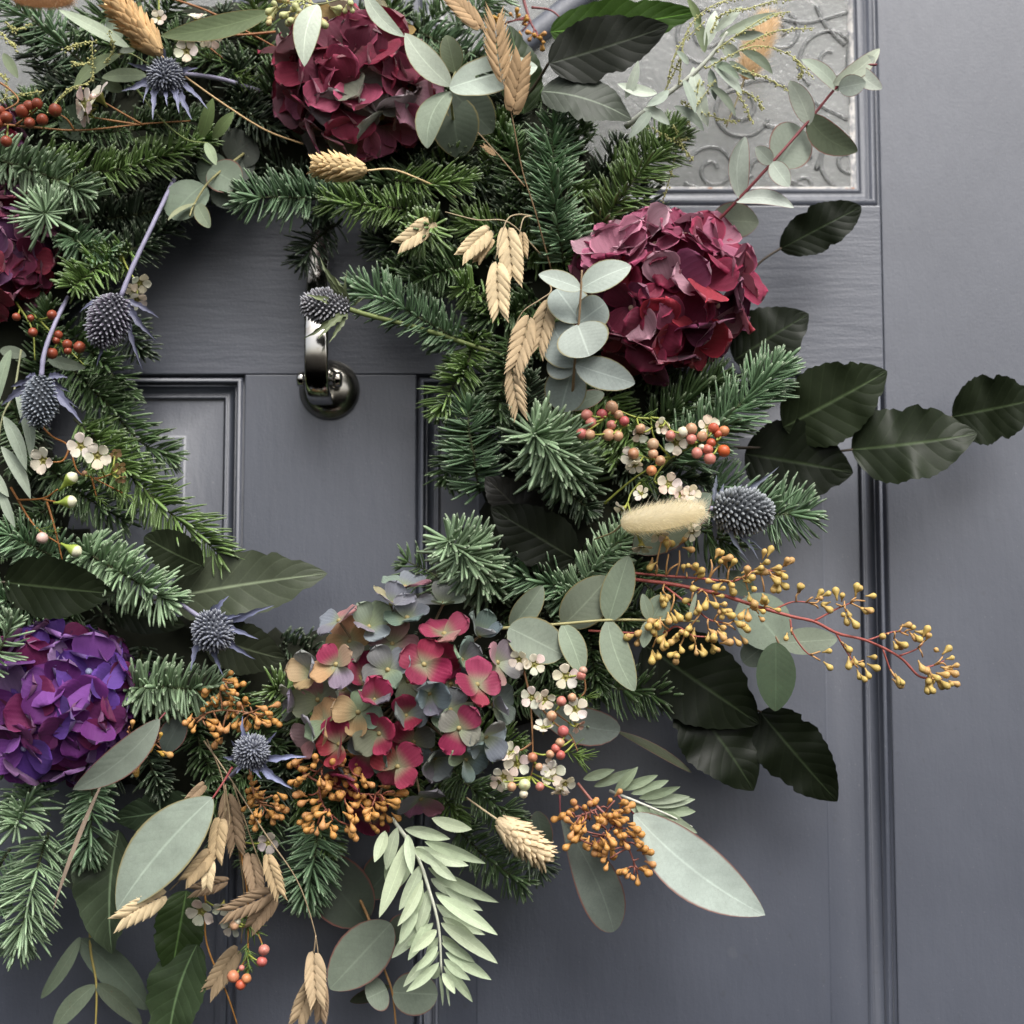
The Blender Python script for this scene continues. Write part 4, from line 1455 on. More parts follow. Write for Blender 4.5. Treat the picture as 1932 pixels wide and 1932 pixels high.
euc('long eucalyptus sprig with a red stem reaching up across the glass pane', [
    ((1398, 378, 72), (1406, 258, 78), 46, (0.30, 0.34, 0.29), dict(roll=20, side=-0.12, cup=0.35)),
    ((1388, 380, 72), (1498, 392, 80), 34, (0.38, 0.42, 0.37), dict(side=-0.10, cup=0.3, roll=-10)),
    ((1456, 308, 80), (1426, 277, 88), 32, (0.40, 0.45, 0.38), dict(roll=-10)),
    ((1456, 306, 80), (1489, 352, 88), 38, (0.40, 0.45, 0.38), dict(roll=20)),
    ((1468, 312, 74), (1510, 240, 68), 92, (0.26, 0.30, 0.24), dict(shape='round', roll=14)),
    ((1528, 236, 76), (1490, 152, 82), 42, (0.36, 0.40, 0.33), dict(roll=-12, side=0.04)),
    ((1524, 218, 76), (1618, 286, 84), 58, (0.085, 0.105, 0.062), dict(roll=24, side=0.10, mat='waxy_red')),
    ((1582, 172, 80), (1512, 112, 86), 32, (0.40, 0.46, 0.37), dict(side=0.06)),
    ((1572, 160, 82), (1660, 92, 86), 34, (0.38, 0.42, 0.33), dict(side=0.06)),
    ((1582, 166, 82), (1634, 156, 90), 42, (0.46, 0.52, 0.45), dict(roll=20)),
    ((1620, 128, 84), (1664, 168, 92), 34, (0.42, 0.46, 0.39), dict(side=0.1)),
    ((1618, 128, 84), (1650, 108, 88), 26, (0.42, 0.46, 0.39), {}),
    ((1340, 416, 48), (1432, 420, 50), 72, (0.175, 0.20, 0.145), dict(roll=8))],
    [([(1330, 440, 60), (1380, 390, 70), (1456, 308, 79), (1526, 228, 76), (1578, 165, 81), (1622, 127, 85), (1655, 122, 88)], 3.6, RD)], mat='waxy_red')
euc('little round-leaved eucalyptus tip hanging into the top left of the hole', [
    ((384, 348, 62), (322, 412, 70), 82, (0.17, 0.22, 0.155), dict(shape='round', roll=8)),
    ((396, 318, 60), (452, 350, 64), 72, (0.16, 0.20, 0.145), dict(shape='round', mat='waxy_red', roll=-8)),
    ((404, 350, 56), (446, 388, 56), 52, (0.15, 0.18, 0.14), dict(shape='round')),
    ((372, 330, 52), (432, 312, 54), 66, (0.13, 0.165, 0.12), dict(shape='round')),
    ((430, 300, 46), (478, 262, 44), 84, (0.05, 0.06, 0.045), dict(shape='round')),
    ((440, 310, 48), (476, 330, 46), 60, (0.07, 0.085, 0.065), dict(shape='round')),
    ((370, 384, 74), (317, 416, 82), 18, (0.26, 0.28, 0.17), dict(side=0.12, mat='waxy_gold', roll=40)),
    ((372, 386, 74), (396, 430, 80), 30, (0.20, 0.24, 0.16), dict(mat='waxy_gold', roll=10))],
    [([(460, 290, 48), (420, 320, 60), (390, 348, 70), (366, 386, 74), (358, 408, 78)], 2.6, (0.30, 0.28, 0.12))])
euc('eucalyptus sprig with paired grey leaves along a straight yellow stem beside the pink hydrangea', [
    ((964, 1184, 82), (1024, 1105, 86), 50, (0.17, 0.205, 0.15), dict(roll=14, cup=0.25)),
    ((960, 1184, 86), (1062, 1236, 92), 84, (0.23, 0.27, 0.21), dict(shape='round', roll=-8)),
    ((1062, 1180, 86), (1148, 1088, 88), 84, (0.19, 0.22, 0.16), dict(roll=12)),
    ((1062, 1178, 90), (1098, 1272, 98), 48, (0.23, 0.28, 0.20), dict(side=-0.03)),
    ((1148, 1172, 92), (1186, 1048, 98), 62, (0.22, 0.27, 0.19), dict(roll=-8)),
    ((1146, 1170, 92), (1197, 1304, 100), 58, (0.23, 0.28, 0.20), dict(side=0.06)),
    ((1226, 1170, 94), (1212, 1120, 98), 24, (0.24, 0.29, 0.21), {}),
    ((1226, 1170, 94), (1214, 1222, 98), 26, (0.24, 0.29, 0.21), {}),
    ((1228, 1172, 92), (1256, 1122, 90), 46, (0.20, 0.25, 0.18), {}),
    ((1228, 1172, 92), (1262, 1190, 90), 38, (0.20, 0.25, 0.18), {}),
    ((1300, 1172, 96), (1314, 1118, 100), 10, (0.30, 0.35, 0.26), {})],
    [([(910, 1190, 76), (962, 1184, 84), (1062, 1177, 90), (1148, 1170, 92), (1228, 1170, 94), (1320, 1172, 96)], 3.6, (0.36, 0.33, 0.15))], mat='waxy_gold')
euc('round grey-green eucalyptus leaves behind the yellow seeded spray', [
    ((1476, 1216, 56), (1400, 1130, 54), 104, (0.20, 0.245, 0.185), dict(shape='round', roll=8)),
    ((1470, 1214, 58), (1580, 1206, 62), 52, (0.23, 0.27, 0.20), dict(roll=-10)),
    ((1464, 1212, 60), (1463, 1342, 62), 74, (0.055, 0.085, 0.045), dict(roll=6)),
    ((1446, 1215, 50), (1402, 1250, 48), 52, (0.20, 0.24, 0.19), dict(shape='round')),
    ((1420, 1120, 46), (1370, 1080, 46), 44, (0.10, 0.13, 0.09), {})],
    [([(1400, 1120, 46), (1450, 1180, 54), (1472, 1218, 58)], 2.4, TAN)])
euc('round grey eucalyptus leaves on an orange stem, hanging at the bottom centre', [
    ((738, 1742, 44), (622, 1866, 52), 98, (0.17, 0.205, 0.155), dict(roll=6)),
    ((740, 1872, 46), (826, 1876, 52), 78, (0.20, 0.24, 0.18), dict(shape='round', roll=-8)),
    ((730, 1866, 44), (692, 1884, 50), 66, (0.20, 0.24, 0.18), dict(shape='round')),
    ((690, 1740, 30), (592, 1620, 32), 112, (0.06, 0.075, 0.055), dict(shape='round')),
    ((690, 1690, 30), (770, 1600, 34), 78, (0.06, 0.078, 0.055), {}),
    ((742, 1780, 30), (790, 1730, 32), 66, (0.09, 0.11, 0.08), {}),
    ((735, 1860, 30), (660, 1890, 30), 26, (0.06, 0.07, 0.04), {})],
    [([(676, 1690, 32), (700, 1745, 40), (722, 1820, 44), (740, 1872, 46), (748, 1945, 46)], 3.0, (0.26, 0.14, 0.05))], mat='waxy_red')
euc('eucalyptus sprig with long narrow leaves hanging in the lower left corner', [
    ((152, 1768, 34), (77, 1884, 36), 28, (0.085, 0.11, 0.072), dict(side=-0.05)),
    ((150, 1772, 34), (280, 1905, 34), 66, (0.085, 0.11, 0.078), dict(side=-0.06)),
    ((180, 1858, 38), (100, 1945, 40), 36, (0.12, 0.15, 0.10), dict(side=0.05)),
    ((180, 1856, 38), (268, 1935, 38), 36, (0.08, 0.10, 0.065), dict(side=-0.06)),
    ((88, 1598, 40), (205, 1690, 38), 66, (0.14, 0.165, 0.125), dict(roll=14))],
    [([(158, 1660, 34), (168, 1740, 34), (172, 1800, 36), (182, 1860, 38), (180, 1950, 40)], 3.0, (0.26, 0.21, 0.06))])
T = euc('very large pale grey eucalyptus blade on a red stalk, at the lower left', [
    ((402, 1504, 104), (220, 1718, 112), 114, (0.29, 0.345, 0.28), dict(shape='blade', roll=6, bend=0.04, side=0.03, nt_=18))],
    [([(438, 1448, 92), (422, 1475, 100), (400, 1508, 104)], 2.6, (0.28, 0.06, 0.06))], name='eucalyptus_frond', mat='waxy_gold')
euc('long grey eucalyptus blade touching the lower edge of the purple hydrangea', [
    ((302, 1356, 104), (137, 1490, 112), 62, (0.20, 0.235, 0.19), dict(shape='blade', roll=-20, side=-0.05, nt_=16)),
    ((345, 1355, 70), (310, 1420, 70), 52, (0.075, 0.095, 0.08), {})], [([(312, 1345, 100), (300, 1358, 104)], 2.2, RD)], name='eucalyptus_frond', mat='waxy_red')
euc('long pale eucalyptus blade pointing to the lower right over the bare door', [
    ((1195, 1534, 84), (1444, 1727, 92), 110, (0.38, 0.44, 0.39), dict(shape='blade', roll=-6, bend=0.03, side=0.05, nt_=18))],
    [([(1165, 1500, 76), (1196, 1536, 84)], 2.4, RD)], name='eucalyptus_frond', mat='waxy_red')
euc('spoon-shaped grey eucalyptus blade hanging down, left of the long pale blade', [
    ((1058, 1546, 62), (1158, 1758, 66), 84, (0.165, 0.195, 0.165), dict(shape='spoon', roll=10, side=-0.07, nt_=18)),
    ((1012, 1530, 44), (1030, 1610, 44), 42, (0.06, 0.08, 0.055), {})], [([(1056, 1500, 56), (1057, 1548, 62)], 2.2, RD)], name='eucalyptus_frond', mat='waxy_red')
euc('round-tipped grey leaf with a long dark stalk behind the white wax flowers', [
    ((992, 1322, 54), (1170, 1380, 58), 72, (0.165, 0.195, 0.17), dict(shape='spoon', roll=6, side=0.05)),
    ((1305, 1458, 46), (1160, 1378, 48), 22, (0.05, 0.06, 0.03), dict(shape='blade', roll=40))], (), name='eucalyptus_frond', mat='waxy_red')
euc('broad green blade lying level at the top beside the peach grass head', [
    ((512, 22, 96), (302, 68, 100), 46, (0.185, 0.24, 0.12), dict(shape='blade', side=-0.04, roll=-14, nt_=16))], (), name='eucalyptus_frond', mat='waxy_gold')
euc('two pale leaves hanging over the crimson and green hydrangea at the top', [
    ((600, 8, 128), (574, 126, 136), 52, (0.46, 0.52, 0.42), dict(shape='blade', side=0.08, cup=0.18)),
    ((688, -16, 126), (764, 70, 132), 32, (0.46, 0.52, 0.42), dict(shape='blade', side=0.08))], [([(560, -10, 116), (600, 8, 128), (688, -16, 126)], 2, (0.3, 0.3, 0.15))], mat='waxy_gold')
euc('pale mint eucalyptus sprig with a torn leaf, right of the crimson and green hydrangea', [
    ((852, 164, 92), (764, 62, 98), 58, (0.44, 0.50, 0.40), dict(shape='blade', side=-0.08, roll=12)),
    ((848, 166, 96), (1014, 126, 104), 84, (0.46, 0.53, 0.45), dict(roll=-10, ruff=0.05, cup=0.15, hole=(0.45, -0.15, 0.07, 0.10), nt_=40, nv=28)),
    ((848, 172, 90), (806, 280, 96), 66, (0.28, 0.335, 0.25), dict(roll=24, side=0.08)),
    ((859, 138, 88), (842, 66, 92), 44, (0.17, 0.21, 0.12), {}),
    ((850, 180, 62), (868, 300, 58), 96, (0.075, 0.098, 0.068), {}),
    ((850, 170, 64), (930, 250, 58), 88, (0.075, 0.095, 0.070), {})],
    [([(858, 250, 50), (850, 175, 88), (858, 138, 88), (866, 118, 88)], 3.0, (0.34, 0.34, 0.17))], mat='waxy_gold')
euc('loose pale narrow leaves in the top left corner around the thistle', [
    ((276, 142, 70), (192, 146, 76), 30, (0.24, 0.30, 0.18), {}),
    ((246, 92, 74), (110, 18, 80), 28, (0.34, 0.40, 0.29), dict(shape='blade')),
    ((228, 102, 74), (138, 168, 80), 28, (0.17, 0.22, 0.11), dict(shape='blade', side=0.08)),
    ((192, 150, 62), (232, 172, 60), 26, (0.14, 0.18, 0.10), {}),
    ((205, 30, 56), (230, 72, 60), 30, (0.14, 0.18, 0.12), {}),
    ((6, 100, 66), (34, 148, 70), 20, (0.16, 0.20, 0.11), dict(shape='blade')),
    ((380, 262, 72), (402, 185, 82), 26, (0.14, 0.20, 0.07), dict(shape='blade')),
    ((402, 262, 72), (442, 210, 80), 24, (0.16, 0.22, 0.085), dict(shape='blade')),
    ((388, 268, 78), (408, 312, 84), 20, (0.27, 0.34, 0.20), dict(shape='blade')),
    ((245, 264, 62), (350, 268, 66), 18, (0.10, 0.15, 0.05), dict(shape='blade')),
    ((180, 250, 50), (112, 212, 50), 70, (0.035, 0.05, 0.03), dict(mat='beech')),
    ((225, 96, 74), (255, 95, 78), 12, (0.42, 0.48, 0.38), {})],
    [([(90, 210, 72), (140, 165, 76), (228, 102, 74), (280, 120, 70)], 2.0, (0.22, 0.25, 0.09)), ([(240, 145, 70), (300, 220, 74), (350, 262, 78), (392, 270, 78)], 2.0, (0.20, 0.25, 0.08))])
euc('pale willowy leaves drooping at the left edge under the blue thistle', [
    ((6, 785, 84), (50, 888, 90), 27, (0.34, 0.40, 0.31), dict(shape='willow', side=-0.06)),
    ((28, 738, 80), (57, 868, 86), 24, (0.27, 0.32, 0.25), dict(shape='willow', side=-0.08)),
    ((2, 842, 80), (58, 942, 84), 24, (0.31, 0.36, 0.28), dict(shape='willow', side=-0.05)),
    ((0, 920, 78), (29, 996, 82), 20, (0.31, 0.36, 0.28), dict(shape='willow')),
    ((-24, 880, 78), (17, 938, 82), 22, (0.34, 0.39, 0.30), dict(shape='willow')),
    ((90, 678, 66), (162, 694, 70), 24, (0.28, 0.33, 0.25), {}),
    ((0, 660, 60), (50, 672, 60), 26, (0.14, 0.17, 0.12), {}),
    ((20, 660, 64), (-8, 770, 70), 26, (0.2, 0.25, 0.17), {})],
    [([(40, 660, 70), (26, 740, 78), (4, 790, 82), (-6, 870, 80), (-10, 940, 78)], 2.2, (0.26, 0.27, 0.15))])

# willow-leaved sprays: (base, tip) in the picture
def c8(x, y): return (637.6 + x * 0.34, 1275 + y * 0.34)
W1 = [((520, 790), (745, 852), 40), ((370, 850), (624, 906), 42), ((480, 920), (822, 1042), 42), ((430, 950), (726, 1054), 42), ((500, 1065), (892, 1258), 44),
      ((515, 1125), (702, 1224), 40), ((590, 1175), (804, 1304), 34), ((545, 1215), (888, 1440), 44), ((545, 1265), (818, 1438), 38), ((570, 1370), (888, 1598), 44),
      ((578, 1440), (705, 1566), 34), ((596, 1535), (852, 1688), 38), ((588, 1572), (736, 1690), 30), ((586, 1610), (748, 1812), 32), ((580, 1650), (650, 1766), 28),
      ((562, 1650), (581, 1834), 10), ((598, 1690), (620, 1836), 8),
      ((262, 860), (203, 1036), 40), ((330, 840), (268, 1080), 40), ((395, 900), (228, 1344), 52), ((300, 980), (268, 1154), 32), ((458, 1050), (338, 1302), 42),
      ((385, 880), (412, 1106), 36), ((508, 1180), (438, 1430), 42), ((440, 1260), (340, 1490), 38), ((515, 1320), (298, 1568), 44), ((488, 1370), (388, 1580), 34),
      ((548, 1410), (410, 1536), 36), ((562, 1530), (362, 1728), 34), ((562, 1590), (378, 1754), 32), ((560, 1605), (524, 1682), 28), ((470, 1170), (430, 1330), 34),
      ((420, 960), (575, 1065), 34), ((555, 1450), (490, 1570), 26)]
T = thing('willow_leaf_sprig', 'pale sage sprig with many narrow leaves on a white stem, hanging at the bottom centre', 'leaf sprig', P(*c8(320, 800), 80))
stem(T, [(*c8(300, 790), 80), (*c8(430, 980), 90), (*c8(510, 1200), 94), (*c8(560, 1400), 94), (*c8(575, 1650), 92)], 4.2, 2.0, (0.50, 0.52, 0.42))
W1 += [((500, 1000), (660, 1140), 34), ((540, 1200), (700, 1330), 32), ((575, 1480), (760, 1590), 30), ((470, 1130), (330, 1390), 34), ((530, 1370), (380, 1500), 30), ((555, 1500), (430, 1640), 28), ((410, 1000), (330, 1180), 34), ((580, 1340), (790, 1500), 34)]
for i, (b, t, w) in enumerate(W1):
    lay = (i * 7 % 5) * 4
    leaf(T, (*c8(*b), 88 + lay * 0.4), (*c8(*t), 84 + lay * 1.6), w * 0.92 * 0.66, random.choice(((0.47, 0.54, 0.36), (0.52, 0.60, 0.42), (0.42, 0.50, 0.33))), 'willow', shape='willow', cup=0.22, roll=random.uniform(-18, 18),
         side=random.uniform(-0.05, 0.05), bend=random.uniform(0, 0.06))
T = thing('willow_leaf_sprig', 'sage sprig of narrow leaves pointing right, above the long pale blade', 'leaf sprig', P(1150, 1492, 60))
stem(T, [(1150, 1492, 60), (1200, 1512, 68), (1262, 1538, 70), (1306, 1560, 68)], 3.4, 1.6, (0.46, 0.46, 0.40))
for b, t in (((1160, 1496), (1204, 1446)), ((1170, 1490), (1242, 1462)), ((1190, 1498), (1262, 1472)), ((1205, 1506), (1284, 1484)), ((1215, 1512), (1302, 1503)), ((1228, 1520), (1312, 1508)),
             ((1240, 1528), (1300, 1523)), ((1250, 1532), (1313, 1531)), ((1200, 1512), (1236, 1552)), ((1226, 1524), (1262, 1562)), ((1240, 1530), (1300, 1560)), ((1180, 1504), (1214, 1540)),
             ((1120, 1484), (1198, 1450)), ((1100, 1470), (1160, 1452)), ((1250, 1540), (1316, 1572))):
    leaf(T, (*b, 66), (*t, 68 + random.uniform(-6, 6)), 19, random.choice(((0.25, 0.31, 0.20), (0.21, 0.26, 0.17), (0.28, 0.33, 0.23))), 'willow', shape='willow', cup=0.2)
T = thing('sage_sprig', 'pale sage sprig with a thick white stem in front of the glass pane', 'leaf sprig', P(1180, 235, 60))
stem(T, [(1180, 240, 60), (1240, 192, 72), (1305, 142, 80), (1350, 95, 84), (1372, 60, 86)], 6.0, 3.0, (0.52, 0.54, 0.46))
for b, t, w, c in (((1308, 126), (1336, 240), 40, PALE), ((1338, 106), (1400, 178), 34, (0.33, 0.38, 0.31)), ((1376, 115), (1426, 152), 24, (0.12, 0.15, 0.10)), ((1398, 95), (1458, 140), 28, (0.10, 0.13, 0.08)),
                   ((1356, 70), (1468, 24), 26, (0.36, 0.42, 0.31)), ((1360, 80), (1396, 106), 32, PALE), ((1322, 46), (1296, -4), 24, (0.17, 0.22, 0.10)), ((1330, 100), (1310, 36), 26, (0.15, 0.19, 0.10)),
                   ((1338, 160), (1388, 220), 22, (0.12, 0.15, 0.10)), ((1272, 200), (1328, 248), 26, (0.14, 0.17, 0.13)), ((1384, 70), (1442, 64), 24, (0.34, 0.39, 0.31)), ((1330, 90), (1350, 20), 30, PALE),
                   ((1350, 60), (1400, 12), 26, PALE), ((1240, 176), (1165, 158), 30, PALE), ((1180, 186), (1204, 114), 24, PALE), ((1214, 204), (1264, 236), 28, (0.38, 0.43, 0.36)), ((1262, 170), (1220, 200), 24, (0.30, 0.35, 0.29)),
                   ((1290, 150), (1312, 214), 24, (0.26, 0.31, 0.25)), ((1345, 120), (1396, 150), 22, (0.2, 0.25, 0.18)), ((1300, 120), (1276, 96), 22, (0.36, 0.42, 0.34)), ((1226, 210), (1186, 262), 28, (0.2, 0.24, 0.19)), ((1340, 130), (1350, 190), 24, (0.25, 0.3, 0.24))):
    leaf(T, (*b, 80), (*t, 82 + random.uniform(-10, 12)), w * 0.8, c, 'willow', shape='blade', cup=0.18, side=random.uniform(-0.08, 0.08))
T = thing('wattle_spray', 'yellow-green beaded sprays arching over the glass pane at the top right', 'flower spray', P(1320, 130, 70))
beaded(T, [[(1330, 130, 84), (1420, 88, 92), (1490, 104, 94), (1534, 146, 90)], [(1395, 90, 86), (1460, 60, 90), (1536, 53, 88)], [(1380, 125, 86), (1440, 145, 88), (1486, 170, 86)],
           [(1280, 160, 80), (1296, 60, 86), (1350, 8, 88), (1420, -6, 86)], [(1310, 205, 76), (1360, 225, 76), (1388, 228, 74)], [(1270, 235, 66), (1290, 280, 66), (1308, 300, 64)],
           [(1390, 165, 80), (1425, 185, 80), (1441, 205, 78)], [(1260, 150, 78), (1280, 90, 84), (1330, 40, 86)], [(1285, 190, 76), (1310, 200, 80), (1350, 150, 84)], [(1500, 110, 92), (1512, 130, 92), (1508, 150, 90)],
           [(1320, 150, 82), (1310, 200, 78), (1300, 235, 74)], [(1400, 20, 84), (1460, 2, 84), (1500, -6, 82)], [(1278, 270, 60), (1268, 320, 60), (1250, 380, 56)], [(1350, 95, 86), (1400, 60, 90), (1450, 30, 90), (1490, 22, 88)], [(1250, 180, 74), (1275, 130, 80), (1290, 100, 84)], [(1340, 60, 86), (1360, 30, 86), (1400, 15, 86)], [(1370, 140, 84), (1400, 190, 82), (1420, 230, 78)], [(1230, 240, 64), (1265, 262, 66), (1300, 262, 66)]])
T = thing('wattle_spray', 'yellow-green beaded sprays in the top left corner beside the thistle', 'flower spray', P(120, 160, 70))
beaded(T, [[(90, 210, 74), (130, 168, 80), (172, 150, 80), (174, 80, 84)], [(122, 92, 80), (150, 82, 82), (182, 78, 82)], [(135, 118, 80), (160, 120, 80), (176, 108, 80)], [(0, 60, 70), (20, 80, 70), (32, 92, 70)],
           [(0, 190, 62), (40, 178, 62), (82, 172, 62)], [(0, 140, 66), (12, 150, 66), (10, 186, 64)], [(10, 40, 66), (30, 56, 68), (60, 44, 68)], [(200, 120, 80), (215, 90, 82), (205, 60, 82)]], step=5)

euc('single grey leaf lying under the cream bunny tail', [((1196, 1040, 84), (1342, 932, 92), 84, (0.20, 0.245, 0.19), dict(roll=8))], (), mat='waxy_red')
euc('very narrow edge-on leaf hanging under the purple hydrangea', [((198, 1466, 92), (99, 1722, 98), 10, (0.26, 0.20, 0.15), dict(shape='blade', roll=20))], ())
# ------------------------------------------------------------------ hydrangeas
BURG_LIT = [((0.31, 0.085, 0.15), 4), ((0.24, 0.035, 0.085), 3), ((0.42, 0.24, 0.29), 1.6), ((0.35, 0.13, 0.19), 2)]  # palette of the upper florets: light from above put into the colour
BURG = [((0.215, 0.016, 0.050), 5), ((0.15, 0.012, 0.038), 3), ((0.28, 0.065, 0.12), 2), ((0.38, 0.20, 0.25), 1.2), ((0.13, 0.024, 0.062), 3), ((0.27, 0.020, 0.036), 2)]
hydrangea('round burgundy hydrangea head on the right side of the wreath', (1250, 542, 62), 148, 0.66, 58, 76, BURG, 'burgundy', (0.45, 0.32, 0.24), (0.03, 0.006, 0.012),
          jitter=0.06, nj=0.16, lift=0.42, region=lambda q: BURG_LIT if q[2] > 0.45 or (q[0] < -0.5 and q[2] > 0) else BURG)
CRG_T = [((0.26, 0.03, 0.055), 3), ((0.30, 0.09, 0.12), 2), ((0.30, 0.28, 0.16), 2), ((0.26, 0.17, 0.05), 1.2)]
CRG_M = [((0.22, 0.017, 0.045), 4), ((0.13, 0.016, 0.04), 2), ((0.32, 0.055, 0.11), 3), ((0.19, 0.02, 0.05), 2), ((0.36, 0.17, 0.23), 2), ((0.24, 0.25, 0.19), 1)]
CRG_B = [((0.25, 0.028, 0.065), 4), ((0.16, 0.13, 0.14), 2), ((0.36, 0.09, 0.17), 3), ((0.22, 0.23, 0.20), 2), ((0.46, 0.22, 0.29), 1.5)]


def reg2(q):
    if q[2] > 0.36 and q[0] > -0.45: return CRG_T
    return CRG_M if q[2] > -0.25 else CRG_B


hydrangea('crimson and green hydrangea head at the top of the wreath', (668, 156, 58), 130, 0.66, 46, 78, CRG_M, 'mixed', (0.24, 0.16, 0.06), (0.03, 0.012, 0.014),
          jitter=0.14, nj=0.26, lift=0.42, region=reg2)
PURP = [((0.135, 0.020, 0.165), 4), ((0.105, 0.013, 0.085), 3), ((0.210, 0.062, 0.300), 3), ((0.185, 0.018, 0.095), 2.5), ((0.090, 0.032, 0.230), 3), ((0.27, 0.16, 0.33), 0.8)]
hydrangea('purple hydrangea head at the lower left edge', (106, 1322, 62), 146, 0.64, 62, 68, PURP, 'purple', (0.40, 0.42, 0.62), (0.03, 0.008, 0.04), jitter=0.05, nj=0.15, lift=0.22)
CRIM = [((0.16, 0.02, 0.06), 4), ((0.22, 0.07, 0.13), 3), ((0.10, 0.03, 0.09), 3), ((0.30, 0.20, 0.22), 1), ((0.20, 0.014, 0.035), 2)]
hydrangea('crimson and mauve hydrangea cut by the left edge', (-14, 470, 54), 116, 0.6, 60, 56, CRIM, 'burgundy', (0.40, 0.30, 0.30), (0.03, 0.008, 0.015), nj=0.22, lift=0.3)
hydrangea('sliver of pink hydrangea at the left edge behind the red berries', (-34, 262, 46), 70, 0.6, 30, 48, CRIM, 'burgundy', (0.40, 0.30, 0.30), (0.03, 0.008, 0.015), nj=0.22, lift=0.3)

# the loose pink and green one, floret by floret
T = thing('hydrangea_head', 'loose hydrangea of pink, gold and grey-green florets at the bottom centre', 'flower', P(756, 1300, 60))
PK, MG, GD, SL, LG, LI, RDD, PP = (0.31, 0.036, 0.085), (0.26, 0.019, 0.062), (0.42, 0.28, 0.14), (0.140, 0.168, 0.165), (0.22, 0.27, 0.19), (0.24, 0.24, 0.25), (0.24, 0.024, 0.034), (0.34, 0.17, 0.19)
H3 = [(640, 1172, 96, (-.3, .9, .5), [PK, PP, LI]), (696, 1183, 92, (.2, .5, .8), [LI, LG, (0.34, 0.36, 0.46)]), (738, 1140, 92, (0, 1, .4), [GD, LI, (0.42, 0.32, 0.2)]), (768, 1166, 96, (.2, .7, .6), [LI, SL, LI]),
      (838, 1196, 98, (.2, .8, .6), [PK, PK, PP]), (800, 1254, 112, (0, .35, .95), [MG, MG, MG, PK]), (634, 1254, 110, (-.3, .4, .9), [PK, GD, LI]), (588, 1270, 98, (-.7, .2, .7), [GD, (0.40, 0.27, 0.16), LI]),
      (732, 1264, 106, (-.2, .2, .9), [LG, SL, LI]), (810, 1308, 116, (.1, .0, 1), [SL, SL, (0.14, 0.15, 0.2)]), (900, 1292, 110, (.5, .4, .8), [PK, MG, PP]), (706, 1320, 112, (-.1, .5, .9), [RDD, PK, SL]),
      (676, 1344, 110, (-.2, .1, 1), [GD, (0.36, 0.13, 0.05), LG]), (866, 1374, 118, (.2, .0, 1), [(0.17, 0.23, 0.20), SL, LG, MG]), (716, 1384, 112, (-.1, 0, 1), [MG, LG, PK]), (614, 1362, 104, (-.6, .1, .8), [RDD, GD, LG]),
      (598, 1386, 96, (-.7, -.2, .7), [LI, LG, PP]), (640, 1404, 104, (-.4, -.2, .9), [RDD, RDD, MG]), (750, 1446, 104, (.0, -.3, .9), [MG, RDD, PK]), (916, 1390, 104, (.7, -.1, .7), [SL, LI, SL]), (878, 1432, 106, (.4, -.5, .8), [SL, LG, SL]),
      (794, 1506, 86, (.1, -.7, .7), [LI, SL, (0.3, 0.12, 0.18)]), (904, 1200, 84, (.6, .6, .5), [SL, LI]), (938, 1250, 92, (.8, .3, .5), [LI, (0.3, 0.29, 0.42), PP]), (836, 1140, 80, (.1, .9, .4), [LG, LG, LI]),
      (764, 1108, 72, (0, .9, .4), [LI, PP]), (664, 1462, 92, (-.3, -.6, .7), [(0.15, 0.012, 0.03), MG]), (704, 1536, 76, (-.2, -.8, .5), [(0.17, 0.015, 0.04), MG]), (850, 1340, 106, (.2, .2, .9), [SL, LG]), (766, 1350, 98, (0, .1, 1), [SL, LG, MG]),
      (660, 1210, 84, (-.3, .3, .8), [LG, GD, LI]), (870, 1245, 92, (.4, .3, .8), [SL, LG]), (700, 1420, 98, (-.1, -.2, .9), [MG, SL]), (820, 1430, 92, (.2, -.4, .9), [SL, SL]), (740, 1215, 90, (0, .4, .8), [SL, LI, PP]),
      (648, 1300, 88, (-.3, .2, .9), [GD, PK, LG]), (690, 1280, 86, (-.2, .2, .9), [MG, SL]), (770, 1285, 84, (0, .2, .9), [LG, SL]), (850, 1290, 88, (.3, .2, .9), [SL, MG]), (640, 1440, 84, (-.4, -.4, .8), [MG, SL]), (780, 1400, 88, (0, -.1, 1), [SL, MG]), (830, 1250, 84, (.2, .3, .9), [LG, PK]), (600, 1320, 88, (-.6, 0, .8), [LG, PP]), (560, 1330, 84, (-.8, .0, .5), [LI, LG]), (930, 1330, 86, (.8, 0, .5), [SL, LI])]
pts = []
for (x, y, h, d, pal) in H3:
    nr = norm(pxdir(d[0], d[1] * -1 * -1, d[2]) * np.array([1, 1, -1]) * np.array([1, 1, -1]))
    nr = norm(np.array([d[0], -d[2], d[1]]) + rng.normal(size=3) * 0.12)
    p = np.array(P(x, y, h))
    floret(T, p, nr, 52 * U(h), lambda: tuple(c * random.uniform(0.85, 1.15) for c in random.choice(pal)), 'pastel', (0.30, 0.24, 0.10), random.choice((0.2, 0.35, 0.7)), tv_=0.26)
    pts.append(p)
stalks(T, P(760, 1320, 30), pts, (0.20, 0.15, 0.09))

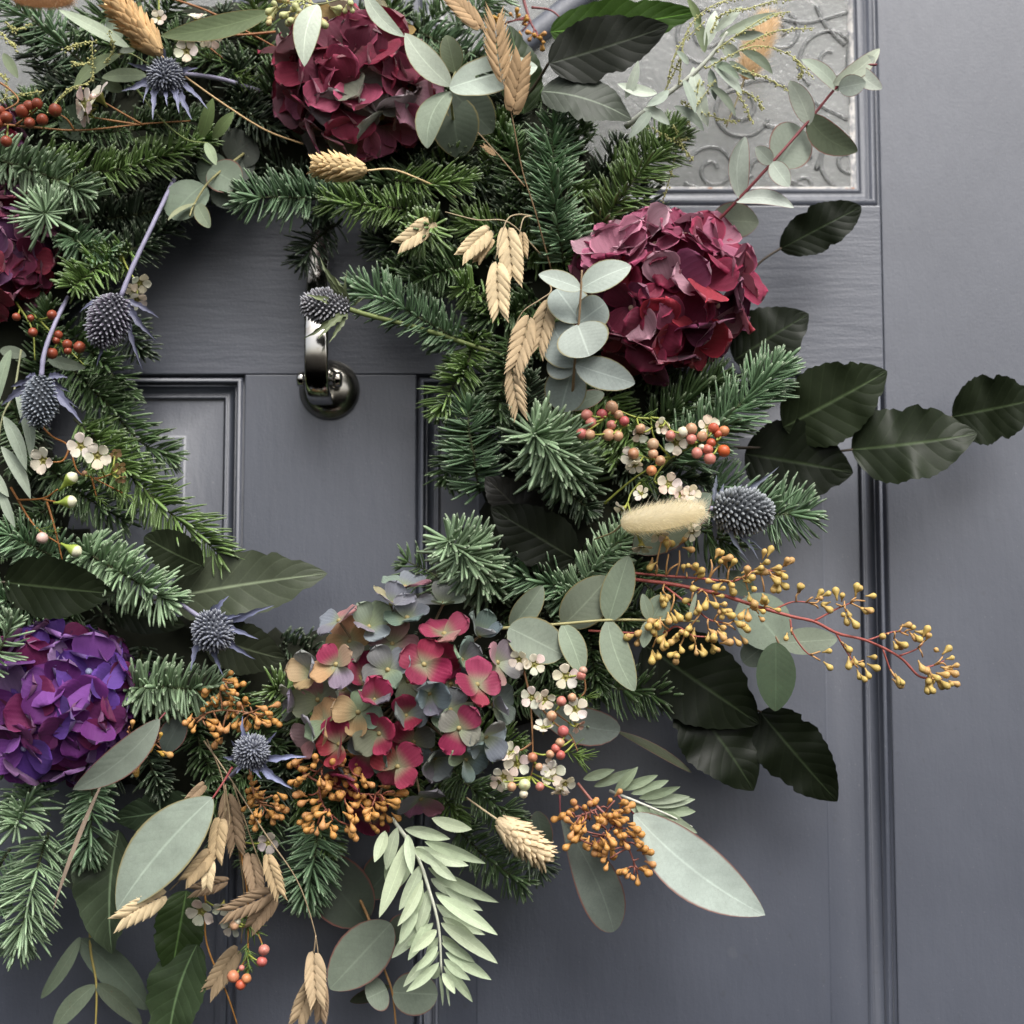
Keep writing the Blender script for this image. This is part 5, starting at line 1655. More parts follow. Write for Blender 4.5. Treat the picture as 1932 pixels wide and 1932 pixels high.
# ------------------------------------------------------------------ thistles
BL, BL2 = (0.20, 0.21, 0.31), (0.12, 0.125, 0.19)
thistle('blue thistle facing out at the top left, with a dark spine above', (318, 142, 74), (308, 148, 106), 68, [(322, 140, 74), (350, 140, 70), (420, 150, 62), (490, 172, 50)], [
    (284, 64, 100, 16), (228, 172, 96, 18), (288, 226, 104, 18), (338, 214, 106, 16), (362, 226, 100, 16), (392, 206, 96, 12), (374, 128, 96, 16), (240, 118, 86, 12), (316, 200, 108, 14), (270, 194, 96, 12)], bractc=BL)
thistle('egg-shaped violet-grey thistle hanging head down on a slanting lilac stem', (226, 558, 92), (186, 650, 98), 80, [(228, 560, 92), (252, 500, 88), (290, 420, 80), (330, 335, 62)], [
    (298, 645, 96, 14), (270, 700, 92, 10), (182, 692, 90, 14), (150, 590, 90, 12), (170, 640, 84, 10), (262, 610, 84, 12), (300, 600, 84, 10)], headc=(0.13, 0.115, 0.15), bractc=BL2, n=260)
thistle('blue thistle hanging head down at the left edge', (80, 710, 96), (72, 802, 102), 66, [(78, 712, 96), (84, 665, 94), (104, 610, 86), (128, 560, 70)], [
    (2, 766, 96, 16), (156, 800, 100, 16), (148, 770, 92, 10), (34, 802, 96, 12), (96, 812, 98, 14), (128, 712, 96, 12), (20, 730, 90, 12), (134, 740, 90, 10), (48, 712, 94, 12)], headc=(0.14, 0.16, 0.19), bractc=BL2)
thistle('blue thistle with long spiky bracts above the pink and green hydrangea', (392, 1176, 84), (412, 1206, 114), 74, [(390, 1174, 84), (350, 1146, 80), (308, 1118, 70)], [
    (518, 1142, 104, 16), (488, 1206, 106, 14), (482, 1244, 108, 16), (422, 1276, 106, 14), (360, 1266, 104, 16), (432, 1124, 96, 14), (372, 1196, 96, 14), (404, 1140, 98, 10), (456, 1160, 108, 12)], bractc=(0.13, 0.14, 0.22))
thistle('small blue thistle with curling lilac bracts above the orange seed cluster', (470, 1425, 92), (480, 1413, 122), 62, [(468, 1428, 92), (450, 1450, 84), (430, 1470, 70)], [
    (580, 1428, 114, 15), (552, 1488, 114, 18), (522, 1380, 112, 12), (458, 1350, 108, 13), (420, 1428, 112, 17), (436, 1396, 110, 12), (494, 1470, 118, 12), (446, 1460, 112, 12)], bractc=(0.25, 0.27, 0.42))
thistle('grey thistle with green bracts hanging in front of the knocker', (660, 582, 84), (570, 574, 88), 66, [(660, 584, 84), (700, 596, 80), (800, 622, 66), (950, 672, 50)], [
    (578, 556, 104, 15), (604, 484, 96, 13), (612, 508, 100, 12), (656, 510, 96, 8), (570, 640, 100, 12), (600, 640, 102, 14), (620, 648, 96, 10), (628, 520, 92, 8), (690, 560, 90, 6)], headc=(0.26, 0.25, 0.265), bractc=(0.15, 0.18, 0.09), stemc=(0.17, 0.21, 0.07), n=260)
thistle('large grey-blue thistle pointing right at the right edge of the wreath', (1346, 960, 92), (1456, 968, 100), 88, [(1346, 960, 92), (1310, 955, 78), (1280, 960, 60)], [
    (1400, 914, 90, 14), (1432, 1058, 92, 14), (1420, 1066, 96, 9), (1470, 880, 78, 11), (1352, 896, 78, 8), (1366, 912, 84, 8), (1350, 1020, 86, 12), (1440, 1040, 90, 10)], headc=(0.19, 0.205, 0.215), bractc=(0.13, 0.145, 0.19), n=260)

# ------------------------------------------------------------------ grass heads
canary('peach canary grass head at the top left above the thistle', (304, 104, 96), (208, -4, 104), 62, [(304, 104, 96), (330, 130, 90), (420, 195, 80), (500, 245, 72), (572, 272, 64)], (0.74, 0.50, 0.25))
canary('cream canary grass head below the crimson and green hydrangea, pointing left', (692, 322, 104), (586, 310, 108), 62, [(692, 322, 104), (740, 320, 98), (800, 342, 84), (860, 372, 60)], (0.74, 0.55, 0.29))
canary('cream canary grass head at the bottom, right of the pale willow leaves', (938, 1546, 92), (1038, 1624, 98), 68, [(938, 1546, 92), (908, 1525, 86), (880, 1505, 74)], (0.72, 0.57, 0.36))
bunny('blurred tan bunny tail in the very top left corner', (20, -10, 140), (138, -4, 150), 58, None, (0.66, 0.48, 0.33))
bunny('cream bunny tail lying over the white wax flowers on the right', (1172, 988, 108), (1330, 962, 118), 68, [(1172, 990, 108), (1155, 1005, 98), (1120, 1018, 80)], (1.0, 0.93, 0.74), n=2600, hl=0.42)
bunny('orange-tan bunny tail in front of the glass pane', (1405, 148, 34), (1452, 26, 40), 56, [(1405, 148, 34), (1390, 190, 34), (1370, 240, 34)], (1.0, 0.82, 0.58), hl=0.7)

# ------------------------------------------------------------------ sea oats
OAT, OATB = (0.50, 0.37, 0.21), (0.34, 0.24, 0.15)
OATC = (0.68, 0.54, 0.33)


def oats(label, stems, spikes, colr=OAT):
    T = thing('sea_oats_spray', label, 'dried grass', P(*stems[0][0]))
    for s in stems: stem(T, s, 1.7, 1.1, tuple(c * 0.55 for c in colr))
    for s in spikes: spikelet(T, s[0], s[1], s[2], s[3] if len(s) > 3 else colr, *(s[4:] if len(s) > 4 else ()))
    return T


oats('tall spray of tan sea oats with three spikelets crossing the top of the wreath', [
    [(1040, 510, 66), (1010, 400, 86), (985, 320, 98), (965, 215, 112), (948, 150, 112), (928, 84, 108), (910, 55, 104)], [(990, 352, 96), (945, 298, 98), (902, 250, 96)]],
    [((912, 58, 108), (826, -22, 112), 50), ((950, 166, 112), (938, 8, 114), 30), ((966, 218, 114), (986, 92, 122), 62), ((936, 295, 98), (908, 272, 98), 8)], (0.46, 0.31, 0.17))
oats('cream sea oats spikelets hanging in the middle of the wreath', [
    [(1003, 408, 90), (975, 405, 104), (954, 420, 112), (934, 490, 116)], [(1003, 408, 90), (988, 412, 100), (980, 440, 104)], [(1020, 480, 70), (960, 420, 90), (900, 415, 98), (840, 400, 98)]],
    [((824, 414, 100), (742, 466, 108), 52, OATC), ((928, 430, 100), (866, 494, 108), 54), ((928, 448, 94), (900, 500, 98), 44, OAT), ((956, 424, 112), (968, 544, 116), 56, OATC), ((938, 490, 118), (948, 610, 124), 50, OATC), ((985, 436, 104), (988, 490, 106), 24, OAT)], OATC)
oats('drooping tan sea oats spikelets beside the silver-dollar eucalyptus', [
    [(1030, 520, 70), (1040, 548, 92), (1020, 565, 100), (985, 590, 104), (962, 640, 104)]],
    [((1036, 562, 104), (1012, 680, 110), 38), ((1000, 592, 106), (962, 712, 112), 46), ((966, 680, 106), (988, 796, 110), 28)], (0.52, 0.39, 0.235))
oats('bunch of brown and cream sea oats around the big grey blade at the lower left', [
    [(390, 1395, 66), (420, 1470, 80), (425, 1540, 86)], [(425, 1480, 80), (432, 1560, 84), (400, 1610, 90)], [(440, 1480, 76), (480, 1600, 80), (520, 1700, 80)], [(430, 1520, 76), (400, 1600, 84), (320, 1680, 106)], [(440, 1540, 70), (460, 1680, 60), (455, 1780, 56)]],
    [((318, 1684, 108), (210, 1748, 116), 50, OATC), ((416, 1540, 94), (412, 1632, 100), 56), ((400, 1606, 100), (342, 1668, 106), 54), ((396, 1620, 98), (392, 1682, 102), 40, OATC), ((503, 1608, 92), (534, 1702, 98), 38), ((470, 1606, 76), (484, 1700, 78), 40, OATB),
     ((520, 1680, 82), (408, 1728, 88), 40, OATB), ((520, 1690, 76), (470, 1760, 76), 54, OATB), ((452, 1786, 56), (388, 1882, 60), 52, (0.30, 0.22, 0.13)), ((388, 1478, 76), (352, 1512, 80), 34, OATB), ((428, 1490, 72), (446, 1620, 72), 38, OATB), ((435, 1660, 66), (352, 1684, 66), 24, OATB), ((310, 1560, 70), (272, 1590, 74), 30, OATB)])
oats('tan sea oats spikelets hanging on a long bowed stem at the bottom', [
    [(385, 1398, 76), (430, 1462, 86), (500, 1572, 92), (560, 1660, 92), (592, 1750, 90), (602, 1812, 88)], [(596, 1765, 90), (592, 1800, 88)], [(602, 1805, 88), (598, 1870, 84)]],
    [((592, 1792, 92), (602, 1906, 98), 46), ((598, 1838, 86), (558, 1945, 90), 46, (0.34, 0.25, 0.15)), ((606, 1850, 80), (604, 1935, 80), 48, OATB)], (0.52, 0.39, 0.24))

# ------------------------------------------------------------------ seeded eucalyptus
SY, SO, SG = (0.54, 0.39, 0.12), (0.54, 0.27, 0.075), (0.52, 0.54, 0.26)
RS = (0.30, 0.075, 0.06)


def seeded(label, stems, tufts, colr, size=24, twc=(0.26, 0.11, 0.06)):
    T = thing('seeded_eucalyptus_sprig', label, 'seed spray', P(*stems[0][0][0]))
    g = Geo()
    for pts, r in stems: tube(g, pxpath(pts, 6), r * U(80), r * 0.55 * U(80), 6, 0.05)
    g.build('stem', M['stem'], T, RS if colr is SY else twc)
    # thin twigs to every tuft
    ends = np.concatenate([np.array([(*q,) for q in pts], float) for pts, r in stems])
    fine = []
    for pts, r in stems:
        p = np.array(pts, float)
        for i in range(len(p) - 1):
            for t in np.linspace(0, 1, 6): fine.append(p[i] + (p[i + 1] - p[i]) * t)
    fine = np.array(fine)
    g = Geo()
    for tf in tufts:
        x, y, h, dx, dy, n = tf[:6]
        if len(tf) > 6: q = np.array(tf[6], float)
        else: q = fine[np.argmin(np.sum(((fine - np.array([x - dx * 18, y - dy * 18, h])) * np.array([1, 1, 0.6])) ** 2, 1))]
        mid = (q + np.array([x, y, h])) / 2 + np.array([random.uniform(-4, 4), random.uniform(-4, 4), 3])
        tube(g, pxpath([tuple(q), tuple(mid), (x, y, h)], 4), 1.9 * U(80), 1.5 * U(80), 5)
        seeds(T, (x, y, h), (dx, dy), n, size, colr, 0.55)
    g.build('twigs', M['stem'], T, tuple(0.5 * (a + b) for a, b in zip(RS, SY)) if colr is SY else twc, 'stuff')
    return T


def c6(x, y): return (1275 + x * 0.34, 637.6 + y * 0.34)
tuf = []
for (x, y, dx, dy, n, h) in ((195, 1230, .3, -1, 2, 96), (250, 1260, 1, -.3, 2, 96), (300, 1270, .3, -1, 2, 98), (240, 1345, -.5, .3, 2, 96), (300, 1350, .6, .9, 2, 98), (370, 1330, .6, -.9, 4, 100), (400, 1400, .2, 1, 4, 100), (420, 1300, 1, -.3, 3, 98), (470, 1250, .3, -1, 3, 98),
                         (520, 1310, .8, 0, 4, 98), (600, 1265, .9, -.5, 2, 98), (610, 1295, 1, .2, 1, 98), (540, 1350, .6, .7, 4, 98), (490, 1410, .3, 1, 2, 96), (230, 1410, 1, .1, 2, 98), (180, 1450, .2, 1, 4, 98), (230, 1490, .6, .8, 4, 98), (120, 1420, -.6, .2, 2, 96), (270, 1520, .8, .2, 3, 98),
                         (90, 1480, -.4, 1, 2, 98), (320, 1570, .6, .3, 3, 98), (240, 1600, .4, 1, 3, 98), (180, 1620, .3, 1, 4, 98), (90, 1590, -.3, .7, 4, 98), (40, 1630, -.5, .5, 4, 98), (110, 1700, .4, 1, 4, 98), (330, 1620, .9, .6, 3, 98), (410, 1500, .1, .6, 2, 98), (460, 1530, .6, .8, 2, 98), (200, 1690, .6, .3, 4, 98),
                         (510, 1470, .2, -.8, 1, 98), (535, 1500, .6, .1, 1, 98), (690, 1410, .4, -1, 2, 96), (760, 1440, .8, -.6, 2, 96), (800, 1450, 1, 0, 1, 96), (790, 1500, .8, .6, 1, 96), (645, 1645, 0, .6, 1, 96), (800, 1740, 1, -.3, 1, 94), (800, 1790, .8, .7, 1, 94),
                         (890, 1475, -.5, 0, 1, 94), (935, 1460, .2, -1, 2, 94), (1000, 1440, .5, -.9, 2, 94), (1050, 1460, 1, -.2, 1, 94), (1030, 1500, .9, .6, 3, 94), (945, 1520, .2, 1, 4, 94), (935, 1720, 0, .8, 1, 92), (970, 1760, .4, 1, 3, 92), (1040, 1790, 1, .2, 2, 92), (1010, 1830, .4, 1, 4, 92),
                         (1170, 1640, -.4, .3, 1, 90), (1260, 1590, .8, -.8, 2, 90), (1310, 1620, .9, 0, 1, 90), (1290, 1650, .8, .6, 2, 90), (1210, 1670, .2, .8, 3, 90), (1380, 1680, .4, -.9, 3, 88), (1370, 1770, .3, .9, 2, 88), (1480, 1770, .7, -.9, 3, 86), (1500, 1820, 1, 0, 4, 86), (1400, 1870, 0, .8, 4, 86), (1480, 1890, .8, .5, 4, 86),
                         (1420, 1900, .2, .9, 3, 86), (1215, 1890, .3, 1, 3, 88), (-80, 1130, .6, -.8, 3, 96), (-40, 1200, .2, -1, 2, 96), (20, 1180, .5, -.8, 2, 96), (20, 1250, 1, .2, 2, 96), (-110, 1250, -.4, .8, 2, 94), (-60, 1420, 0, 1, 5, 94), (-90, 1560, -.4, .7, 4, 96), (-30, 1520, .3, .8, 4, 96), (20, 1720, -.2, .8, 5, 98),
                         (-150, 1620, -.6, .8, 3, 92), (-210, 1640, -.6, .3, 3, 92), (-130, 1720, 0, .8, 3, 92), (-60, 1660, .2, .9, 4, 94), (100, 1350, .4, -.6, 2, 94), (60, 1300, .3, -.8, 2, 94)):
    tuf.append((*c6(x, y), h, dx, dy, n))
seeded('long spray of yellow eucalyptus seeds on red stems reaching out to the lower right', [
    ([(1170, 1090, 84), (*c6(0, 1370), 90), (*c6(250, 1425), 94), (*c6(450, 1490), 95), (*c6(640, 1545), 95), (*c6(770, 1575), 94), (*c6(900, 1640), 93), (*c6(1060, 1680), 91), (*c6(1240, 1770), 89), (*c6(1340, 1870), 87), (*c6(1400, 1890), 86)], 4.0),
    ([(1180, 1080, 88), (*c6(0, 1325), 92), (*c6(150, 1335), 95), (*c6(320, 1350), 97), (*c6(440, 1290), 97), (*c6(570, 1295), 97)], 2.8),
    ([(*c6(-60, 1380), 90), (*c6(60, 1470), 95), (*c6(110, 1500), 97), (*c6(180, 1560), 97), (*c6(260, 1580), 97)], 2.4),
    ([(1110, 1190, 86), (*c6(-100, 1640), 90), (*c6(0, 1600), 95), (*c6(90, 1650), 97), (*c6(180, 1660), 97)], 2.4),
    ([(*c6(560, 1500), 95), (*c6(650, 1465), 96), (*c6(740, 1470), 96), (*c6(790, 1495), 96)], 2.0),
    ([(*c6(635, 1560), 95), (*c6(650, 1640), 96), (*c6(720, 1740), 95), (*c6(790, 1780), 94)], 2.0),
    ([(*c6(770, 1570), 94), (*c6(890, 1505), 94), (*c6(970, 1470), 94)], 2.2), ([(*c6(890, 1640), 93), (*c6(935, 1720), 92), (*c6(980, 1790), 92)], 2.0),
    ([(*c6(1060, 1680), 91), (*c6(1210, 1630), 90), (*c6(1280, 1640), 90)], 2.0), ([(*c6(1150, 1730), 90), (*c6(1185, 1830), 88), (*c6(1210, 1880), 88)], 2.0),
    ([(*c6(1240, 1765), 89), (*c6(1330, 1730), 88), (*c6(1370, 1700), 88)], 2.0), ([(*c6(1370, 1835), 87), (*c6(1450, 1810), 86), (*c6(1490, 1790), 86)], 2.0)], tuf, SY, 24.5)

def blob(cx, cy, rx, ry, n, h, per=(3, 4)):
    out = []
    for i in range(n):
        r = math.sqrt((i + 0.5) / n)
        a = i * 2.4
        x, y = cx + rx * r * math.cos(a), cy + ry * r * math.sin(a)
        out.append((x, y, h + random.uniform(-10, 10) - 10 * r, math.cos(a) * 0.7 + random.uniform(-.4, .4), math.sin(a) * 0.5 + 0.4, random.randint(*per)))
    return out


seeded('dense cluster of orange eucalyptus seeds under the pink and green hydrangea', [
    ([(548, 1440, 84), (600, 1475, 92), (660, 1495, 94), (720, 1500, 92)], 3.0), ([(600, 1475, 92), (610, 1520, 94), (640, 1550, 94)], 2.4), ([(660, 1495, 94), (690, 1530, 94), (700, 1555, 92)], 2.2), ([(590, 1465, 92), (620, 1440, 94), (660, 1450, 94)], 2.2)],
    blob(625, 1455, 70, 35, 13, 102) + blob(640, 1520, 78, 48, 17, 102) + blob(715, 1510, 35, 30, 6, 100), SO, 24, (0.24, 0.08, 0.05))
seeded('cluster of orange eucalyptus seeds hanging between the grey blades at lower right', [
    ([(1090, 1478, 74), (1125, 1520, 82), (1165, 1560, 86), (1190, 1610, 86), (1205, 1655, 84)], 3.2), ([(1130, 1525, 82), (1090, 1540, 84), (1060, 1540, 84)], 2.0), ([(1160, 1556, 86), (1125, 1590, 88), (1110, 1600, 88)], 2.0)],
    blob(1110, 1535, 55, 22, 9, 92) + blob(1130, 1570, 52, 34, 14, 94) + [(1190, 1580, 92, .6, .2, 3), (1200, 1595, 92, .8, .2, 3), (1150, 1620, 92, -.4, .6, 2), (1155, 1605, 92, -.8, 0, 2), (1185, 1640, 90, -.4, .3, 3), (1205, 1640, 88, .6, .4, 3), (1196, 1650, 88, 0, 1, 3), (1205, 1620, 90, .6, 0, 2), (1170, 1530, 92, .6, -.3, 3), (1160, 1510, 90, .5, -.6, 2)], SO, 24, (0.24, 0.09, 0.07))
seeded('orange eucalyptus seeds around the small lilac thistle, right of the purple hydrangea', [
    ([(360, 1372, 76), (380, 1350, 84), (420, 1340, 88), (470, 1345, 88), (500, 1350, 86)], 2.4), ([(420, 1340, 88), (415, 1300, 90), (420, 1285, 90)], 2.0), ([(470, 1440, 76), (480, 1500, 82), (505, 1530, 82)], 2.6)],
    blob(425, 1300, 22, 26, 6, 92) + blob(470, 1345, 40, 22, 9, 94) + blob(380, 1355, 22, 24, 5, 92, (1, 3)) + blob(498, 1515, 26, 34, 9, 88) + [(485, 1475, 86, -.5, .4, 3), (420, 1385, 84, -.3, .8, 3), (410, 1360, 86, .3, .8, 2)], SO, 23, (0.26, 0.12, 0.06))
seeded('few yellow seeds behind the grey blade beside the purple hydrangea', [([(240, 1380, 84), (270, 1400, 92), (300, 1400, 94)], 2.2), ([(250, 1400, 84), (258, 1430, 90), (262, 1448, 90)], 1.8)],
    [(298, 1396, 98, .3, -.8, 2), (288, 1405, 98, -.2, .6, 3), (302, 1412, 98, .7, .3, 2), (270, 1420, 96, -.6, .6, 3), (262, 1445, 92, 0, 1, 2), (245, 1370, 92, 0, -.5, 1)], (0.52, 0.32, 0.06), 21, (0.26, 0.12, 0.06))
seeded('pale green unripe eucalyptus buds above the crimson and green hydrangea', [([(600, -12, 96), (580, 0, 104), (560, 15, 108)], 3.0), ([(580, 0, 104), (545, 5, 108), (530, 12, 108)], 2.4), ([(600, -12, 96), (660, -6, 104), (690, 0, 104)], 2.4)],
    [(530, 14, 112, -.9, .1, 3), (550, 20, 114, -.5, .9, 4), (545, 4, 112, -.8, -.3, 3), (570, 24, 116, -.2, 1, 4), (585, 20, 116, .1, 1, 4), (600, 30, 112, .4, .9, 3), (560, 10, 114, -.3, .6, 3), (575, 8, 114, .1, .8, 3), (620, 8, 110, .6, .6, 3), (660, 2, 106, .2, .8, 4), (690, 2, 104, .8, .4, 3), (520, 30, 108, -.6, .8, 2)], SG, 25, (0.34, 0.36, 0.14))
seeded('tiny orange seeds on a dark red twig at the top behind the sea oats', [([(985, -10, 40), (1000, 40, 46), (1012, 60, 48)], 3.4), ([(1003, 14, 46), (1040, 20, 50), (1068, 45, 50)], 2.6)],
    [(955, 42, 52, -.5, -.4, 3), (972, 38, 52, 0, -.9, 3), (985, 45, 52, .5, -.4, 3), (1014, 72, 52, .6, .2, 3), (1022, 80, 52, .2, .9, 3), (985, 60, 50, 0, .8, 2), (920, 55, 50, -.4, .2, 2), (1005, 65, 52, -.4, .8, 2)], (0.50, 0.26, 0.05), 17, (0.20, 0.05, 0.05))

# ------------------------------------------------------------------ wax flower
BP, BR, BO, BW, BC = (0.50, 0.19, 0.15), (0.42, 0.085, 0.04), (0.50, 0.20, 0.085), (0.60, 0.56, 0.42), (0.50, 0.29, 0.17)
WST = (0.26, 0.29, 0.055)


def wax(label, stems, buds, flowers, leaves=(), stc=WST, sb=0.5, pedicels=True):
    T = thing('wax_flower_sprig', label, 'flower sprig', P(*stems[0][0]))
    g = Geo()
    fine = []
    for s in stems:
        pth = pxpath(s, 6)
        tube(g, pth, 2.4 * U(85), 1.4 * U(85), 6)
        p = np.array(s, float)
        for i in range(len(p) - 1):
            for t in np.linspace(0, 1, 5): fine.append(p[i] + (p[i + 1] - p[i]) * t)
    g.build('stem', M['stem'], T, stc)
    fine = np.array(fine)
    g = Geo()
    for b in list(buds) + list(flowers):
        x, y, h = b[:3]
        q = fine[np.argmin(np.sum((fine - np.array([x, y, h])) ** 2, 1) + rng.uniform(0, 500, len(fine)))]
        tube(g, pxpath([tuple(q), tuple((q + np.array([x, y, h])) / 2 + np.array([0, 3, 4])), (x, y, h - 3)], 4), 1.7 * U(85), 1.9 * U(85), 5)
    if len(buds) + len(flowers): g.build('pedicels', M['stem'], T, WST, 'stuff')
    for (x, y, h, s, c, d) in buds: bud(T, x, y, h, s, c, d)
    for fl in flowers: wax_flower(T, fl[0], fl[1], fl[2], fl[3], fl[4], *(fl[5:] if len(fl) > 5 else ()))
    for (pts, n, ln) in leaves: fine_leaves(T, pts, n, ln)
    return T


def z6(x, y): return (1066.5 + x * 0.24, 741.9 + y * 0.24)
B1 = [(*z6(x, y), 104, s, c, d) for x, y, s, c, d in ((170, 170, 25, BP, (-1, 0, .2)), (290, 165, 24, (0.48, 0.11, 0.11), (-.8, 0, .5)), (365, 112, 26, BC, (-.6, -.7, .3)), (420, 170, 22, BC, (-.3, 0, .9)), (205, 232, 24, BP, (-.9, .3, .3)), (130, 318, 24, (0.46, 0.14, 0.12), (-.9, .4, .2)), (192, 325, 23, BC, (-.6, .5, .5)),
        (362, 250, 22, BP, (-.4, .2, .9)), (462, 218, 21, (0.44, 0.10, 0.10), (.5, .2, .8)), (340, 325, 27, BC, (-.4, .7, .5)), (415, 335, 24, BC, (0, .8, .4)), (590, 278, 23, BC, (0, .3, .9)), (690, 400, 24, (0.42, 0.28, 0.17), (0, .9, .4)), (690, 475, 22, BC, (.2, .4, .8)), (745, 530, 24, (0.38, 0.22, 0.12), (.4, .4, .8)), (678, 608, 24, BO, (-.2, .6, .8)), (535, 475, 25, (0.38, 0.19, 0.10), (-.3, .2, .9)),
        (828, 330, 23, BP, (0, .7, .6)), (925, 305, 24, BW, (-.6, .3, .6)), (990, 282, 24, BC, (-.3, -.6, .6)), (1075, 340, 22, BC, (.2, 0, .9)), (992, 360, 23, BP, (-.5, .3, .7)), (1165, 275, 22, (0.48, 0.10, 0.05), (.3, -.6, .6)), (1203, 322, 20, BR, (.6, -.3, .6)), (1245, 298, 22, BO, (.8, -.4, .3)), (1145, 392, 19, BR, (.3, .1, .9)), (1120, 440, 22, (0.48, 0.13, 0.09), (0, .5, .7)), (1035, 470, 24, BP, (-.4, .7, .5)), (1135, 512, 24, BP, (.1, .9, .3)), (1245, 452, 24, (0.5, 0.10, 0.03), (.5, .8, .2)), (1072, 425, 14, BW, (0, 0, 1)))]
F1 = [(*z6(x, y), 100, s, d) for x, y, s, d in ((585, 310, 15, (.2, .4, .9)), (870, 390, 17, (-.2, .2, 1)), (1120, 265, 17, (.1, -.3, 1)), (520, 500, 15, (-.4, .1, .9)), (545, 570, 13, (0, .7, .7)), (815, 715, 17, (.1, 0, 1)), (910, 790, 13, (.3, .2, .9)), (990, 800, 15, (.4, -.1, .9)), (445, 915, 14, (-.8, .6, .3)), (985, 1020, 15, (.6, 0, .8)), (1000, 1090, 14, (.5, .6, .7)), (735, 1110, 14, (.2, .8, .5)), (600, 1210, 15, (0, 1, .3)), (600, 790, 12, (-.4, -.4, .7)), (750, 260, 13, (.3, .1, .6)), (960, 800, 12, (0, -.3, .9)))]
wax('wax flower sprig with rows of pink buds and white flowers below the burgundy hydrangea', [
    [(1140, 950, 74), (1200, 900, 84), (1262, 866, 92), (*z6(1000, 410), 98)], [(*z6(1000, 410), 98), (*z6(1110, 360), 100)], [(*z6(820, 500), 94), (*z6(690, 520), 98), (*z6(590, 490), 98)],
    [(*z6(680, 200), 98), (*z6(560, 190), 100), (*z6(430, 140), 102)], [(*z6(500, 220), 100), (*z6(330, 180), 102)], [(*z6(500, 250), 100), (*z6(380, 300), 102)], [(*z6(820, 500), 94), (*z6(700, 350), 97), (*z6(670, 190), 98)], [(*z6(670, 190), 98), (*z6(770, 210), 100), (*z6(830, 290), 102)],
    [(*z6(600, 690), 88), (*z6(520, 780), 94), (*z6(490, 860), 98)], [(*z6(820, 500), 92), (*z6(700, 680), 90), (*z6(800, 740), 94), (*z6(960, 900), 94)], [(*z6(1110, 360), 100), (*z6(1180, 390), 100), (*z6(1235, 430), 102)]], B1, F1,
    [([(*z6(480, 200), 100), (*z6(700, 190), 98)], 16, 26), ([(*z6(560, 700), 88), (*z6(760, 700), 90)], 22, 24), ([(*z6(900, 420), 96), (*z6(1150, 380), 98)], 10, 20)])


def q8(x, y): return (637.6 + x * 0.34, 1275 + y * 0.34)
F2 = [(*q8(r_[0], r_[1]), 102, *r_[2:]) for r_ in ((1265, 5, 19, (0, 0, 1)), (1075, 120, 16, (-.4, 0, .9)), (1150, 130, 15, (.3, .3, .9)), (1320, 185, 18, (.2, -.1, 1)), (1140, 285, 15, (0, -.8, .6)), (955, 430, 16, (-.5, -.5, .7)), (995, 490, 18, (0, .1, 1)), (920, 560, 16, (-.3, .4, .9)), (895, 590, 14, (-.6, .5, .7)), (1190, 540, 18, (-.1, 0, 1)), (1260, 600, 15, (.3, .5, .8)), (1235, 640, 13, (0, .9, .5)), (1005, -90, 15, (-.2, .2, .9)), (1092, -62, 16, (.3, 0, .9)), (1180, 510, 14, (-.6, -.3, .7)), (1330, 280, 11, (.6, .6, .5), (0.6, 0.36, 0.28)))]
B2 = [(*q8(x, y), 104, s, c, (0, .1, .9)) for x, y, s, c in ((1240, 140, 20, BP), (1300, 120, 18, BC), (1185, 222, 22, BC), (1250, 308, 22, (0.48, 0.13, 0.12)), (1232, 370, 20, BC), (1208, 402, 19, (0.5, 0.13, 0.1)), (1235, 440, 21, (0.48, 0.12, 0.1)), (1178, 435, 18, BC), (1080, 452, 20, (0.4, 0.16, 0.09)), (965, 615, 20, BC), (1035, 605, 24, (0.56, 0.6, 0.32)), (1120, 614, 19, BP), (1115, 505, 16, BC), (1030, 655, 18, BW), (1350, 0, 20, BP), (1360, -30, 18, (0.5, 0.3, 0.22)))]
wax('wax flower sprig of open white flowers and pink buds beside the pink and green hydrangea', [
    [(988, 1262, 86), (1000, 1320, 94), (*q8(1080, 350), 98), (*q8(1080, 450), 98)], [(*q8(1120, 170), 94), (*q8(1200, 260), 98), (*q8(1290, 330), 98), (*q8(1330, 420), 98)], [(*q8(1080, 370), 96), (*q8(1020, 410), 98), (*q8(980, 410), 100)], [(*q8(1090, 480), 94), (*q8(1070, 560), 98)], [(*q8(1360, -20), 96), (*q8(1370, 90), 94), (*q8(1290, 150), 94)], [(*q8(1200, 200), 96), (*q8(1280, 260), 98)]],
    B2, F2, [([(*q8(1270, 420), 96), (*q8(1370, 460), 96)], 26, 34), ([(*q8(1330, 100), 94), (*q8(1400, 130), 92)], 12, 24), ([(*q8(1180, 100), 92), (*q8(1300, 220), 94)], 10, 20)], (0.24, 0.12, 0.05))
def q4(x, y): return (x * 0.34, 637.6 + y * 0.34)
